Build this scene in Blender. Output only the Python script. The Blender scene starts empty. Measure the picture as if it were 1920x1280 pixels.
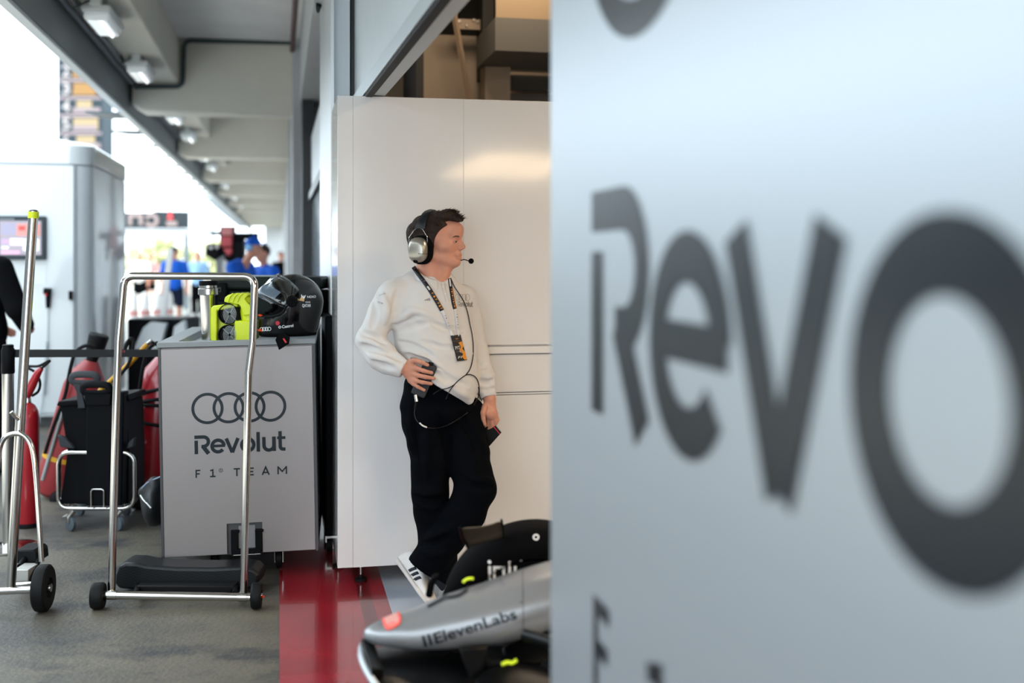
import bpy, bmesh, math, random
import numpy as np
from mathutils import Vector, Matrix
from mathutils.bvhtree import BVHTree
random.seed(7)
rng = np.random.default_rng(7)
SC = bpy.context.scene
COL = SC.collection
PI = math.pi

# ------------------------------------------------------------ camera, light, exposure
FP = 2100.0                      # focal length in pixels of a 1920 wide frame
EYE = 1.58                       # camera height
VX, VY = 524.0, 484.0            # vanishing point of the pit lane
TH = math.atan((960.0 - VX) / FP)
CT, ST = math.cos(TH), math.sin(TH)

cd = bpy.data.cameras.new('camera')
cam = bpy.data.objects.new('camera', cd)
COL.objects.link(cam)
cam.location = (0, 0, EYE)
cam.rotation_euler = (PI / 2, 0, -TH)
cd.sensor_width = 36.0
cd.lens = FP / 1920.0 * 36.0
cd.shift_y = -(640.0 - VY) / 1920.0
cd.clip_end = 400
cd.dof.use_dof = True
cd.dof.focus_distance = 5.2
cd.dof.aperture_fstop = 1.2
SC.camera = cam

SC.view_settings.view_transform = 'Standard'
SC.view_settings.look = 'None'
SC.view_settings.gamma = 1.0
SC.view_settings.use_curve_mapping = False
SC.view_settings.exposure = 0.43

wd = bpy.data.worlds.new('sky')
SC.world = wd
wd.use_nodes = True
bg = wd.node_tree.nodes['Background']
bg.inputs[0].default_value = (0.80, 0.92, 1.0, 1)
bg.inputs[1].default_value = 3.7

def add_light(name, kind, loc, rot, energy, color, **kw):
    l = bpy.data.lights.new(name, kind)
    l.energy = energy
    l.color = color
    for k, v in kw.items():
        setattr(l, k, v)
    o = bpy.data.objects.new(name, l)
    o.location = loc
    o.rotation_euler = rot
    COL.objects.link(o)
    return o

SUN = add_light('sun', 'SUN', (10, 10, 20), Vector((-.42, -.22, -.88)).to_track_quat('-Z', 'Y').to_euler(), 7.0, (1.0, 0.95, 0.86), angle=0.01)

# ------------------------------------------------------------ where a point of the photograph lies
def ray(px, py):
    a, b = (px - 960.0) / FP, (VY - py) / FP
    return Vector((ST + a * CT, CT - a * ST, b))
def at(px, py, d):
    return Vector((0, 0, EYE)) + ray(px, py) * d
def onY(px, py, Y):
    r = ray(px, py); return Vector((0, 0, EYE)) + r * (Y / r.y)
def onX(px, py, X):
    r = ray(px, py); return Vector((0, 0, EYE)) + r * (X / r.x)
def onZ(px, py, Z):
    r = ray(px, py); return Vector((0, 0, EYE)) + r * ((Z - EYE) / r.z)
RIGHT = Vector((CT, -ST, 0)); AWAY = Vector((ST, CT, 0)); UP = Vector((0, 0, 1))

# ------------------------------------------------------------ materials
def lin(c):
    if isinstance(c, str):
        c = c.lstrip('#'); c = [int(c[i:i + 2], 16) / 255 for i in (0, 2, 4)]
    return tuple(((x / 12.92) if x <= 0.04045 else ((x + 0.055) / 1.055) ** 2.4) for x in c) + (1.0,)
def mat(name, c, rough=0.5, metal=0.0, coat=0.0, var=0.0, vscale=6.0, bump=0.0, bscale=60.0, emit=None, estr=0.0, trans=0.0, alpha=1.0, c2=None, stretch=None, spec=0.5, sheen=0.0):
    m = bpy.data.materials.new(name)
    m.use_nodes = True
    nt = m.node_tree; N = nt.nodes; L = nt.links
    b = N['Principled BSDF']
    col = lin(c)
    b.inputs['Base Color'].default_value = col
    b.inputs['Roughness'].default_value = rough
    b.inputs['Metallic'].default_value = metal
    b.inputs['Coat Weight'].default_value = coat
    b.inputs['Coat Roughness'].default_value = 0.05
    b.inputs['Transmission Weight'].default_value = trans
    b.inputs['Alpha'].default_value = alpha
    b.inputs['Specular IOR Level'].default_value = spec
    b.inputs['Sheen Weight'].default_value = sheen
    if emit is not None:
        b.inputs['Emission Color'].default_value = lin(emit)
        b.inputs['Emission Strength'].default_value = estr
    vec = None
    if var or bump or c2:
        tc = N.new('ShaderNodeTexCoord')
        vec = tc.outputs['Object']
        if stretch:
            mp = N.new('ShaderNodeMapping'); mp.inputs['Scale'].default_value = stretch
            L.new(vec, mp.inputs['Vector']); vec = mp.outputs['Vector']
    if var or c2:
        n = N.new('ShaderNodeTexNoise'); n.inputs['Scale'].default_value = vscale; n.inputs['Detail'].default_value = 6
        L.new(vec, n.inputs['Vector'])
        r = N.new('ShaderNodeValToRGB')
        a_ = col if c2 is None else lin(c2)
        if c2 is None:
            r.color_ramp.elements[0].color = tuple(max(0, x * (1 - var)) for x in col[:3]) + (1,)
            r.color_ramp.elements[1].color = tuple(min(1, x * (1 + var)) for x in col[:3]) + (1,)
        else:
            r.color_ramp.elements[0].color = a_; r.color_ramp.elements[1].color = col
        r.color_ramp.elements[0].position = 0.35; r.color_ramp.elements[1].position = 0.65
        L.new(n.outputs['Fac'], r.inputs['Fac']); L.new(r.outputs['Color'], b.inputs['Base Color'])
    if bump:
        n2 = N.new('ShaderNodeTexNoise'); n2.inputs['Scale'].default_value = bscale; n2.inputs['Detail'].default_value = 4
        L.new(vec, n2.inputs['Vector'])
        bp = N.new('ShaderNodeBump'); bp.inputs['Strength'].default_value = bump; bp.inputs['Distance'].default_value = 0.01
        L.new(n2.outputs['Fac'], bp.inputs['Height']); L.new(bp.outputs['Normal'], b.inputs['Normal'])
    return m

# ------------------------------------------------------------ mesh builder
def fillet(pts, r, n=6, closed=False):
    P = [Vector(p) for p in pts]
    out = []
    m = len(P)
    for i in range(m):
        if not closed and i in (0, m - 1):
            out.append(P[i]); continue
        a, b, c = P[i - 1], P[i], P[(i + 1) % m]
        u, v = (a - b), (c - b)
        lu, lv = u.length, v.length
        u.normalize(); v.normalize()
        ang = u.angle(v)
        t = min(r / math.tan(ang / 2) if ang > 1e-3 else 0, lu * .48, lv * .48)
        p0, p1 = b + u * t, b + v * t
        for k in range(n + 1):
            s = k / n
            out.append(p0.lerp(b, s).lerp(b.lerp(p1, s), s))
    return out
def smooth_path(pts, n=6, closed=False):
    P = [Vector(p) for p in pts]
    if len(P) < 3: return P
    out = []
    m = len(P)
    rngi = range(m if closed else m - 1)
    for i in rngi:
        if closed:
            p0, p1, p2, p3 = P[i - 1], P[i], P[(i + 1) % m], P[(i + 2) % m]
        else:
            p0, p1, p2, p3 = P[max(i - 1, 0)], P[i], P[i + 1], P[min(i + 2, m - 1)]
        for k in range(n):
            t = k / n
            out.append(0.5 * ((2 * p1) + (p2 - p0) * t + (2 * p0 - 5 * p1 + 4 * p2 - p3) * t * t + (3 * p1 - p0 - 3 * p2 + p3) * t ** 3))
    if not closed: out.append(P[-1].copy())
    return out

class MB:
    def __init__(s): s.v = []; s.f = []
    def add(s, vs, fs):
        o = len(s.v)
        s.v += [Vector(v) for v in vs]
        s.f += [tuple(i + o for i in f) for f in fs]
        return s
    def box(s, c, size, M=None, taper=1.0):
        hx, hy, hz = [x / 2 for x in size]
        vs = []
        for dz in (-1, 1):
            t = taper if dz > 0 else 1.0
            for dx, dy in ((-1, -1), (1, -1), (1, 1), (-1, 1)):
                p = Vector((dx * hx * t, dy * hy * t, dz * hz))
                if M is not None: p = M @ p
                vs.append(p + Vector(c))
        return s.add(vs, [(3, 2, 1, 0), (4, 5, 6, 7), (0, 1, 5, 4), (1, 2, 6, 5), (2, 3, 7, 6), (3, 0, 4, 7)])
    def bx(s, x0, x1, y0, y1, z0, z1):
        return s.box(((x0 + x1) / 2, (y0 + y1) / 2, (z0 + z1) / 2), (abs(x1 - x0), abs(y1 - y0), abs(z1 - z0)))
    def loft(s, rings, caps=True, closed=False):
        o = len(s.v); n = len(rings[0])
        for r in rings: s.v += [Vector(p) for p in r]
        m = len(rings)
        for i in range(m if closed else m - 1):
            a, b = o + i * n, o + ((i + 1) % m) * n
            for k in range(n):
                s.f.append((a + k, a + (k + 1) % n, b + (k + 1) % n, b + k))
        if caps and not closed:
            s.f.append(tuple(o + k for k in reversed(range(n))))
            s.f.append(tuple(o + (m - 1) * n + k for k in range(n)))
        return s
    def tube(s, path, r, n=14, closed=False, caps=True, flat=None):
        P = [Vector(p) for p in path]
        m = len(P)
        R = r if hasattr(r, '__len__') else [r] * m
        T = []
        for i in range(m):
            a = P[i - 1] if (closed or i > 0) else P[i]
            b = P[(i + 1) % m] if (closed or i < m - 1) else P[i]
            t = b - a
            T.append(t.normalized() if t.length > 1e-9 else Vector((0, 0, 1)))
        ref = Vector((0, 0, 1)) if abs(T[0].z) < .9 else Vector((1, 0, 0))
        nrm = (ref - T[0] * ref.dot(T[0])).normalized()
        rings = []
        for i in range(m):
            nrm = (nrm - T[i] * nrm.dot(T[i]))
            if nrm.length < 1e-6: nrm = T[i].orthogonal()
            nrm.normalize()
            bi = T[i].cross(nrm)
            rings.append([P[i] + (nrm * math.cos(2 * PI * k / n) + bi * math.sin(2 * PI * k / n) * (flat or 1)) * R[i] for k in range(n)])
        return s.loft(rings, caps and not closed, closed)
    def cyl(s, p0, p1, r, n=24, r2=None):
        return s.tube([p0, p1], [r, r if r2 is None else r2], n)
    def lathe(s, o, axis, prof, n=32, caps=True):
        """prof: (distance along axis, radius)"""
        ax = Vector(axis).normalized(); o = Vector(o)
        u = ax.orthogonal().normalized(); w = ax.cross(u)
        rings = [[o + ax * h + (u * math.cos(2 * PI * k / n) + w * math.sin(2 * PI * k / n)) * r for k in range(n)] for h, r in prof]
        return s.loft(rings, caps)
    def sphere(s, c, r, n=20, m=12, sc=(1, 1, 1), M=None):
        rings = []
        for i in range(m + 1):
            th = PI * (i + 0.001) / (m + 0.002)
            ring = []
            for k in range(n):
                p = Vector((math.sin(th) * math.cos(2 * PI * k / n) * sc[0], math.sin(th) * math.sin(2 * PI * k / n) * sc[1], -math.cos(th) * sc[2])) * r
                if M is not None: p = M @ p
                ring.append(p + Vector(c))
            rings.append(ring)
        return s.loft(rings)
    def prism(s, poly, d):
        """poly: list of 3-D points in a plane, extruded along d"""
        P = [Vector(p) for p in poly]; d = Vector(d); n = len(P)
        return s.add(P + [p + d for p in P], [tuple(reversed(range(n))), tuple(range(n, 2 * n))] + [(k, (k + 1) % n, n + (k + 1) % n, n + k) for k in range(n)])
    def strip(s, pts, w_dir, w):
        """flat ribbon along pts"""
        P = [Vector(p) for p in pts]; wd_ = Vector(w_dir).normalized() * w / 2
        vs = []
        for p in P: vs += [p - wd_, p + wd_]
        return s.add(vs, [(2 * i, 2 * i + 1, 2 * i + 3, 2 * i + 2) for i in range(len(P) - 1)])
    def mesh(s, name):
        me = bpy.data.meshes.new(name)
        me.from_pydata([tuple(v) for v in s.v], [], s.f)
        bm = bmesh.new(); bm.from_mesh(me)
        bmesh.ops.recalc_face_normals(bm, faces=bm.faces[:])
        bm.to_mesh(me); bm.free()
        return me

OFF = {}
def thing(name, label, cat, loc=(0, 0, 0), group=None, rot=(0, 0, 0), world=True):
    """an Empty at the thing's base; world=True: its parts are given in world coordinates"""
    o = bpy.data.objects.new(name, None)
    COL.objects.link(o)
    o.empty_display_size = 0.1
    o.location = loc; o.rotation_euler = rot
    o['label'] = label; o['category'] = cat
    if group: o['group'] = group
    OFF[o.name] = Vector(loc) if world else Vector((0, 0, 0))
    return o
def obj(name, g, m, parent=None, bevel=0.0, smooth=True, label=None, cat=None, group=None, kind=None, segs=2, ang=38, origin=None, subdiv=0, solid=0.0):
    me = g if isinstance(g, bpy.types.Mesh) else g.mesh(name)
    off = OFF[parent.name] if parent else (Vector(origin) if origin is not None else None)
    if off is None and me.vertices:
        n = len(me.vertices); co = np.empty(n * 3); me.vertices.foreach_get('co', co); co = co.reshape(-1, 3)
        lo, hi = co.min(0), co.max(0)
        off = Vector(((lo[0] + hi[0]) / 2, (lo[1] + hi[1]) / 2, lo[2]))
    me.transform(Matrix.Translation(-off))
    if smooth:
        me.polygons.foreach_set('use_smooth', [True] * len(me.polygons))
        me.set_sharp_from_angle(angle=math.radians(ang))
    o = bpy.data.objects.new(name, me)
    COL.objects.link(o)
    if m: me.materials.append(m)
    if parent:
        o.parent = parent
    else:
        o.location = off
    OFF[o.name] = off
    if bevel:
        b = o.modifiers.new('bevel', 'BEVEL'); b.width = bevel; b.segments = segs; b.limit_method = 'ANGLE'; b.angle_limit = math.radians(40)
    if solid:
        q = o.modifiers.new('solid', 'SOLIDIFY'); q.thickness = solid; q.offset = 0
    if subdiv:
        q = o.modifiers.new('subdiv', 'SUBSURF'); q.levels = subdiv; q.render_levels = subdiv
    if label: o['label'] = label
    if cat: o['category'] = cat
    if group: o['group'] = group
    if kind: o['kind'] = kind
    return o
def struct(name, g, m, **kw):
    return obj(name, g, m, kind='structure', **kw)
def copy_tree(o, parent=None, loc=None, label=None):
    c = o.copy(); COL.objects.link(c)
    OFF[c.name] = OFF[o.name]
    if parent: c.parent = parent
    if loc is not None: c.location = loc
    if label: c['label'] = label
    for ch in list(o.children): copy_tree(ch, c)
    return c

# ------------------------------------------------------------ lettering
def ribbon2(pts, w, closed=False):
    P = [Vector(p).to_2d() for p in pts]
    m = len(P); L_, R_ = [], []
    for i in range(m):
        if closed: a, b, c = P[i - 1], P[i], P[(i + 1) % m]
        else: a, b, c = P[max(i - 1, 0)], P[i], P[min(i + 1, m - 1)]
        d0 = (b - a) if (b - a).length > 1e-9 else (c - b)
        d1 = (c - b) if (c - b).length > 1e-9 else (b - a)
        n0 = Vector((-d0.y, d0.x)).normalized(); n1 = Vector((-d1.y, d1.x)).normalized()
        n = n0 + n1
        n = n / max(n.length_squared, 1e-6) * 2
        L_.append(b + n * w / 2); R_.append(b - n * w / 2)
    vs = []
    for a, b in zip(L_, R_): vs += [a, b]
    fs = [(2 * i, 2 * i + 1, (2 * i + 3) % (2 * m), (2 * i + 2) % (2 * m)) for i in range(m if closed else m - 1)]
    return vs, fs
def arc2(cx, cy, r, a0, a1, n=20):
    return [(cx + r * math.cos(math.radians(a0 + (a1 - a0) * k / n)), cy + r * math.sin(math.radians(a0 + (a1 - a0) * k / n))) for k in range(n + 1)]
def join2(*parts):
    V, F_ = [], []
    for lv, (vs, fs) in enumerate(parts):
        o = len(V); V += [Vector((v[0], v[1], lv + (v[2] if len(v) > 2 else 0))) for v in vs]; F_ += [tuple(i + o for i in f) for f in fs]
    return V, F_
def move2(g, dx=0, dy=0, sx=1, sy=None, rot=0):
    sy = sx if sy is None else sy
    c, s_ = math.cos(rot), math.sin(rot)
    return [Vector(((v[0] * sx) * c - (v[1] * sy) * s_ + dx, (v[0] * sx) * s_ + (v[1] * sy) * c + dy, v[2] if len(v) > 2 else 0)) for v in g[0]], g[1]
_tc = {}
def text2(body, cap=1.0, bold=0.0, width=None, shear=0.0):
    """lettering with capitals `cap` high; left edge and baseline at the origin; width = total width"""
    key = (body, bold, shear)
    if key not in _tc:
        c = bpy.data.curves.new('t', 'FONT'); c.body = body; c.size = 1.0; c.offset = bold; c.shear = shear; c.resolution_u = 4
        o = bpy.data.objects.new('t', c); COL.objects.link(o)
        dg = bpy.context.evaluated_depsgraph_get(); dg.update()
        me = o.evaluated_get(dg).to_mesh()
        vs = [Vector((v.co.x, v.co.y)) for v in me.vertices]; fs = [tuple(p.vertices) for p in me.polygons]
        o.evaluated_get(dg).to_mesh_clear()
        bpy.data.objects.remove(o); bpy.data.curves.remove(c)
        _tc[key] = (vs, fs)
    vs, fs = _tc[key]
    if not vs: return [], []
    x0 = min(v.x for v in vs); x1 = max(v.x for v in vs)
    k = cap / 0.729
    kx = k if width is None else width / (x1 - x0)
    return [Vector(((v.x - x0) * kx, v.y * k)) for v in vs], fs
def rings2(x0, y0, sp, r, w, n=48):
    return join2(*[ribbon2([(x0 + sp * i + r * math.cos(2 * PI * k / n), y0 + r * math.sin(2 * PI * k / n)) for k in range(n)], w, True) for i in range(4)])
def wordmark2():
    """the sponsor word, drawn with strokes; capitals 36 high, 172 wide"""
    W = 6.6; P = []
    P.append(ribbon2([(0, 32.5), (16.5, 32.5)] + arc2(17, 23.4, 9.1, 90, -90, 16)[1:] + [(13, 14.3)], W))
    P.append(ribbon2([(15, 15.5), (26.2, 0)], W + 1.2)); P.append(ribbon2([(3.3, 26), (3.3, 0)], W))
    P.append(ribbon2([(33, 14.3), (57.3, 14.3)], 5.2)); P.append(ribbon2(arc2(44, 14, 11.2, 3, 322, 30), W))
    P.append(ribbon2([(59.5, 28), (70.6, 0.5)], W)); P.append(ribbon2([(81.7, 28), (70.6, 0.5)], W))
    P.append(ribbon2(arc2(100, 14, 11.4, 0, 360, 36)[:-1], W, True))
    P.append(ribbon2([(119.8, 0), (119.8, 38)], W))
    P.append(ribbon2([(130.5, 28)] + arc2(140, 11.5, 9.3, 180, 360, 18) + [(149.3, 28)], W)); P.append(ribbon2([(150, 28), (150, 0)], W))
    P.append(ribbon2([(161.5, 38), (161.5, 9)] + arc2(167, 8.4, 5.4, 180, 270, 8) + [(171.5, 3)], W)); P.append(ribbon2([(155.8, 25.2), (171.5, 25.2)], 5.4))
    return join2(*P)
def team2():
    y = -45.5; w = 2.7; h = 15.4; P = []
    S = lambda pts: P.append(ribbon2([(a, y + b) for a, b in pts], w))
    S([(2.3, 0), (2.3, h)]); S([(1, h - 1.3), (10, h - 1.3)]); S([(2.3, 7.6), (9, 7.6)])
    S([(28.5, h - 2.8), (33.4, h - 1.3), (33.4, 0)]); S([(28, 1.3), (38.6, 1.3)])
    P.append(ribbon2([(48.5 + 3.4 * math.cos(2 * PI * k / 20), y + 12.4 + 3.4 * math.sin(2 * PI * k / 20)) for k in range(20)], .8, True))
    P.append(move2(text2('R', 3.6), 47.4, y + 10.6))
    S([(72.5, h - 1.3), (84.5, h - 1.3)]); S([(78.5, 0), (78.5, h)])
    S([(102.3, 0), (102.3, h)]); S([(101, h - 1.3), (110.5, h - 1.3)]); S([(102, 7.6), (109.5, 7.6)]); S([(101, 1.3), (110.5, 1.3)])
    S([(126.5, 0), (133, h - .3), (139.5, 0)]); S([(128.6, 4.6), (137.4, 4.6)])
    S([(156.6, 0), (156.6, h)]); S([(156.4, h - .8), (164.5, 5.2), (172.6, h - .8)]); S([(172.4, 0), (172.4, h)])
    return join2(*P)
def logo_parts():
    return rings2(25.5, 87, 39.6, 27.4, 5.6), wordmark2(), team2()
def on_plane(g, o, u, v, k=1.0, n=None, lift=0.0):
    """2-D lettering laid on the plane o + x*u + y*v"""
    o = Vector(o); u = Vector(u).normalized() * k; v = Vector(v).normalized() * k
    nn = Vector(n).normalized() if n is not None else u.cross(v).normalized()
    return MB().add([o + u * p[0] + v * p[1] + nn * (lift + (p[2] * LV if len(p) > 2 else 0)) for p in g[0]], g[1])
LV = 0.00012
def tess(g, step):
    """split long edges so that lettering can follow a curved surface"""
    bm = bmesh.new()
    vs = [bm.verts.new((v[0], v[1], v[2] if len(v) > 2 else 0)) for v in g[0]]
    for f in g[1]:
        try: bm.faces.new([vs[i] for i in f])
        except ValueError: pass
    bmesh.ops.triangulate(bm, faces=bm.faces[:])
    for _ in range(4):
        e = [x for x in bm.edges if x.calc_length() > step]
        if not e: break
        bmesh.ops.subdivide_edges(bm, edges=e, cuts=1)
        bmesh.ops.triangulate(bm, faces=[f for f in bm.faces if len(f.verts) > 3])
    bm.verts.index_update()
    out = [v.co.copy() for v in bm.verts], [tuple(v.index for v in f.verts) for f in bm.faces]
    bm.free(); return out
def bvh_of(*objs):
    V, F_ = [], []
    for o in objs:
        k = len(V); off = OFF[o.name]
        V += [v.co + off for v in o.data.vertices]; F_ += [tuple(i + k for i in p.vertices) for p in o.data.polygons]
    return BVHTree.FromPolygons(V, F_)
def stick(g, bvh, lift=0.0015, step=None):
    """lettering given in photograph pixels (x right, y down) laid onto the surface seen there"""
    if step: g = tess(g, step)
    cam0 = Vector((0, 0, EYE)); vs = []; last = 5.0; ok = []
    for p in g[0]:
        r = ray(p[0], p[1]).normalized()
        h, nn, i, dd = bvh.ray_cast(cam0, r, 60)
        if h is None: ok.append(False); vs.append(cam0 + r * last); continue
        last = dd; ok.append(True)
        if nn.dot(r) > 0: nn = -nn
        vs.append(h + nn * (lift + (p[2] * LV if len(p) > 2 else 0)))
    return MB().add(vs, [f for f in g[1] if all(ok[i] for i in f)])
def hit(bvh, px, py, lift=0.0, fallback=5.0):
    r = ray(px, py).normalized()
    h, nn, i, dd = bvh.ray_cast(Vector((0, 0, EYE)), r, 60)
    if h is None: return at(px, py, fallback)
    return h - r * lift

# ------------------------------------------------------------ implicit bodies -> one skin
class Field:
    def __init__(s, lo, hi, h):
        s.lo = np.array(lo, float); s.h = h
        s.n = np.ceil((np.array(hi, float) - s.lo) / h).astype(int) + 1
        s.a = np.full(tuple(s.n), 0.5, np.float32)
    def win(s, lo, hi, pad):
        i0 = np.maximum(0, np.floor((np.array(lo) - pad - s.lo) / s.h).astype(int))
        i1 = np.minimum(s.n, np.ceil((np.array(hi) + pad - s.lo) / s.h).astype(int) + 1)
        if np.any(i1 <= i0): return None
        ax = [s.lo[k] + s.h * np.arange(i0[k], i1[k]) for k in range(3)]
        X, Y, Z = np.meshgrid(*ax, indexing='ij')
        return tuple(slice(i0[k], i1[k]) for k in range(3)), np.stack([X, Y, Z], -1).astype(np.float32)
    def put(s, sl, d, k, sub):
        a = s.a[sl]
        if sub:
            d = -d
            m = np.maximum(a, d) + (np.maximum(k - np.abs(a - d), 0) ** 2 / (4 * k) if k > 0 else 0)
        else:
            m = np.minimum(a, d) - (np.maximum(k - np.abs(a - d), 0) ** 2 / (4 * k) if k > 0 else 0)
        s.a[sl] = m
    def cap(s, a, b, ra, rb=None, k=0.02, sub=False, flat=None, fs=1.0):
        """tapered limb from a to b; flat=direction squeezed by fs"""
        rb = ra if rb is None else rb
        a, b = np.array(a, float), np.array(b, float); R = max(ra, rb) * max(1, fs)
        w = s.win(np.minimum(a, b) - R, np.maximum(a, b) + R, k + .02)
        if w is None: return s
        sl, P = w
        ab = b - a; L2 = max(float(ab @ ab), 1e-9)
        t = np.clip(((P - a) @ ab) / L2, 0, 1)
        q = P - (a + t[..., None] * ab)
        if flat is not None:
            f = np.array(flat, float); f /= np.linalg.norm(f)
            c = q @ f
            q = q + (c * (1 / fs - 1))[..., None] * f
        s.put(sl, np.linalg.norm(q, axis=-1) - (ra + (rb - ra) * t), k, sub); return s
    def ell(s, c, r, axes=None, k=0.02, sub=False):
        c = np.array(c, float); r = np.array(r, float); R = r.max()
        w = s.win(c - R, c + R, k + .02)
        if w is None: return s
        sl, P = w; q = P - c
        if axes is not None:
            A = np.array([np.array(x, float) / np.linalg.norm(x) for x in axes]); q = q @ A.T
        k0 = np.linalg.norm(q / r, axis=-1); k1 = np.linalg.norm(q / (r * r), axis=-1)
        s.put(sl, k0 * (k0 - 1) / np.maximum(k1, 1e-6), k, sub); return s
    def chain(s, pts, rad, k=0.02, **kw):
        for i in range(len(pts) - 1): s.cap(pts[i], pts[i + 1], rad[i], rad[i + 1], k, **kw)
        return s
    def below(s, p, n, k=0.004):
        """cut away everything on the side of p that n points to"""
        n = np.array(n, float); n /= np.linalg.norm(n)
        ax = [s.lo[i] + s.h * np.arange(s.n[i]) for i in range(3)]
        d = (ax[0][:, None, None] - p[0]) * n[0] + (ax[1][None, :, None] - p[1]) * n[1] + (ax[2][None, None, :] - p[2]) * n[2]
        s.a = np.maximum(s.a, d.astype(np.float32)); return s
    def noise(s, amp, freqs):
        ax = [s.lo[i] + s.h * np.arange(s.n[i]) for i in range(3)]
        X, Y, Z = ax[0][:, None, None], ax[1][None, :, None], ax[2][None, None, :]
        for f, ph, am in freqs:
            s.a += (amp * am * np.sin(X * f[0] + Y * f[1] + Z * f[2] + ph + 1.3 * np.sin(X * f[1] * .6 - Z * f[0] * .5 + ph))).astype(np.float32)
        return s
    def nets(s, name):
        a = s.a; h = s.h
        a[0], a[-1] = .5, .5; a[:, 0], a[:, -1] = .5, .5; a[:, :, 0], a[:, :, -1] = .5, .5
        ins = a < 0
        nx, ny, nz = a.shape
        cnt = np.zeros((nx - 1, ny - 1, nz - 1), np.uint8)
        for i in (0, 1):
            for j in (0, 1):
                for k in (0, 1): cnt += ins[i:nx - 1 + i, j:ny - 1 + j, k:nz - 1 + k]
        act = (cnt > 0) & (cnt < 8)
        I = np.argwhere(act)
        ids = np.full(act.shape, -1, np.int64); ids[act] = np.arange(len(I))
        acc = np.zeros((len(I), 3)); num = np.zeros(len(I))
        cr = [(i, j, k) for i in (0, 1) for j in (0, 1) for k in (0, 1)]
        val = {c: a[I[:, 0] + c[0], I[:, 1] + c[1], I[:, 2] + c[2]].astype(float) for c in cr}
        for c in cr:
            for ax in range(3):
                if c[ax]: continue
                e = list(c); e[ax] = 1; e = tuple(e)
                va, vb = val[c], val[e]
                x = (va < 0) != (vb < 0)
                t = np.where(x, va / np.where(x, va - vb, 1), 0)
                p = np.tile(np.array(c, float), (len(I), 1)); p[:, ax] += t
                acc[x] += p[x]; num[x] += 1
        V = (I + acc / num[:, None]) * h + s.lo
        F_ = []
        for ax in range(3):
            sl0 = [slice(None)] * 3; sl1 = [slice(None)] * 3
            sl0[ax] = slice(0, -1); sl1[ax] = slice(1, None)
            A, B = ins[tuple(sl0)], ins[tuple(sl1)]
            E = np.argwhere(A != B)
            u, w = (ax + 1) % 3, (ax + 2) % 3
            q = []
            for du, dw in ((1, 1), (0, 1), (0, 0), (1, 0)):
                c = E.copy(); c[:, u] -= du; c[:, w] -= dw
                q.append(ids[c[:, 0], c[:, 1], c[:, 2]])
            Q = np.stack(q, 1)
            fl = ~A[E[:, 0], E[:, 1], E[:, 2]]
            Q[fl] = Q[fl][:, ::-1]
            F_.append(Q)
        F_ = np.concatenate(F_)
        me = bpy.data.meshes.new(name)
        me.vertices.add(len(V)); me.vertices.foreach_set('co', V.astype(np.float32).ravel())
        me.loops.add(F_.size); me.loops.foreach_set('vertex_index', F_.ravel().astype(np.int32))
        me.polygons.add(len(F_)); me.polygons.foreach_set('loop_start', (np.arange(len(F_)) * 4).astype(np.int32))
        me.update(calc_edges=True); me.validate()
        return me
# ============================================================ materials
M = {}
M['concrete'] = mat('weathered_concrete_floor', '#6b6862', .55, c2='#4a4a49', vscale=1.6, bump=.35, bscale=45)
def concrete_nodes(m):
    nt = m.node_tree; N, L = nt.nodes, nt.links
    b = N['Principled BSDF']
    tc = N.new('ShaderNodeTexCoord')
    mp = N.new('ShaderNodeMapping'); mp.inputs['Scale'].default_value = (1.0, 1.6, 1)
    L.new(tc.outputs['Object'], mp.inputs['Vector'])
    def noise(sc, det, lo, hi):
        n = N.new('ShaderNodeTexNoise'); n.inputs['Scale'].default_value = sc; n.inputs['Detail'].default_value = det; n.inputs['Roughness'].default_value = .65
        L.new(mp.outputs['Vector'], n.inputs['Vector'])
        r = N.new('ShaderNodeMapRange'); r.inputs['From Min'].default_value = lo; r.inputs['From Max'].default_value = hi
        L.new(n.outputs['Fac'], r.inputs['Value']); return r.outputs['Result']
    def mix(f, a, c):
        x = N.new('ShaderNodeMix'); x.data_type = 'RGBA'
        L.new(f, x.inputs['Factor'])
        if isinstance(a, tuple): x.inputs['A'].default_value = a
        else: L.new(a, x.inputs['A'])
        x.inputs['B'].default_value = c
        return x.outputs['Result']
    c = mix(noise(.8, 5, .40, .60), lin('#403f3b'), lin('#5e594d'))
    c = mix(noise(1.3, 9, .52, .62), c, lin('#303032'))
    c = mix(noise(9, 8, .55, .78), c, lin('#2e2f32'))
    c = mix(noise(90, 3, .60, .85), c, lin('#7d796f'))
    L.new(c, b.inputs['Base Color'])
concrete_nodes(M['concrete'])
M['red_floor'] = mat('red_floor_paint', '#8e1d28', .2, coat=.5, var=.18, vscale=3, bump=.03, bscale=90)
M['red_dark'] = mat('dark_red_floor_paint', '#5e0a12', .16, coat=.5)
M['garage_floor'] = mat('pale_blue_grey_floor_paint', '#98a1ae', .14, coat=.6, var=.04, vscale=2)
M['canopy'] = mat('painted_canopy_concrete', '#d3cfc3', .8, var=.05, vscale=1.2, bump=.05, bscale=20)
M['slab'] = mat('grey_canopy_slab', '#e2e1e0', .85, var=.05, vscale=1.5)
M['fascia'] = mat('dark_grey_fascia', '#858a8a', .7)
M['lip'] = mat('white_edge_trim', '#d8dcdc', .5)
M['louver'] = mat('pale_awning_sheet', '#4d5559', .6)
M['facade'] = mat('pale_grey_facade', '#b4b7b9', .6, var=.04)
M['facade_blue'] = mat('pale_panel_cladding', '#cdd4da', .35)
M['black_frame'] = mat('black_frame_metal', '#0e1216', .4)
M['dark_glass'] = mat('dark_glazing', '#16242b', .08, spec=.7)
M['glass_pale'] = mat('pale_glazing', '#8c9ba6', .12, spec=.7)
M['cab_white'] = mat('white_gloss_laminate', '#e6e4e3', .11, coat=.35)
M['cab_gap'] = mat('dark_gap_shadowline', '#3a2e2a', .6)
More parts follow.
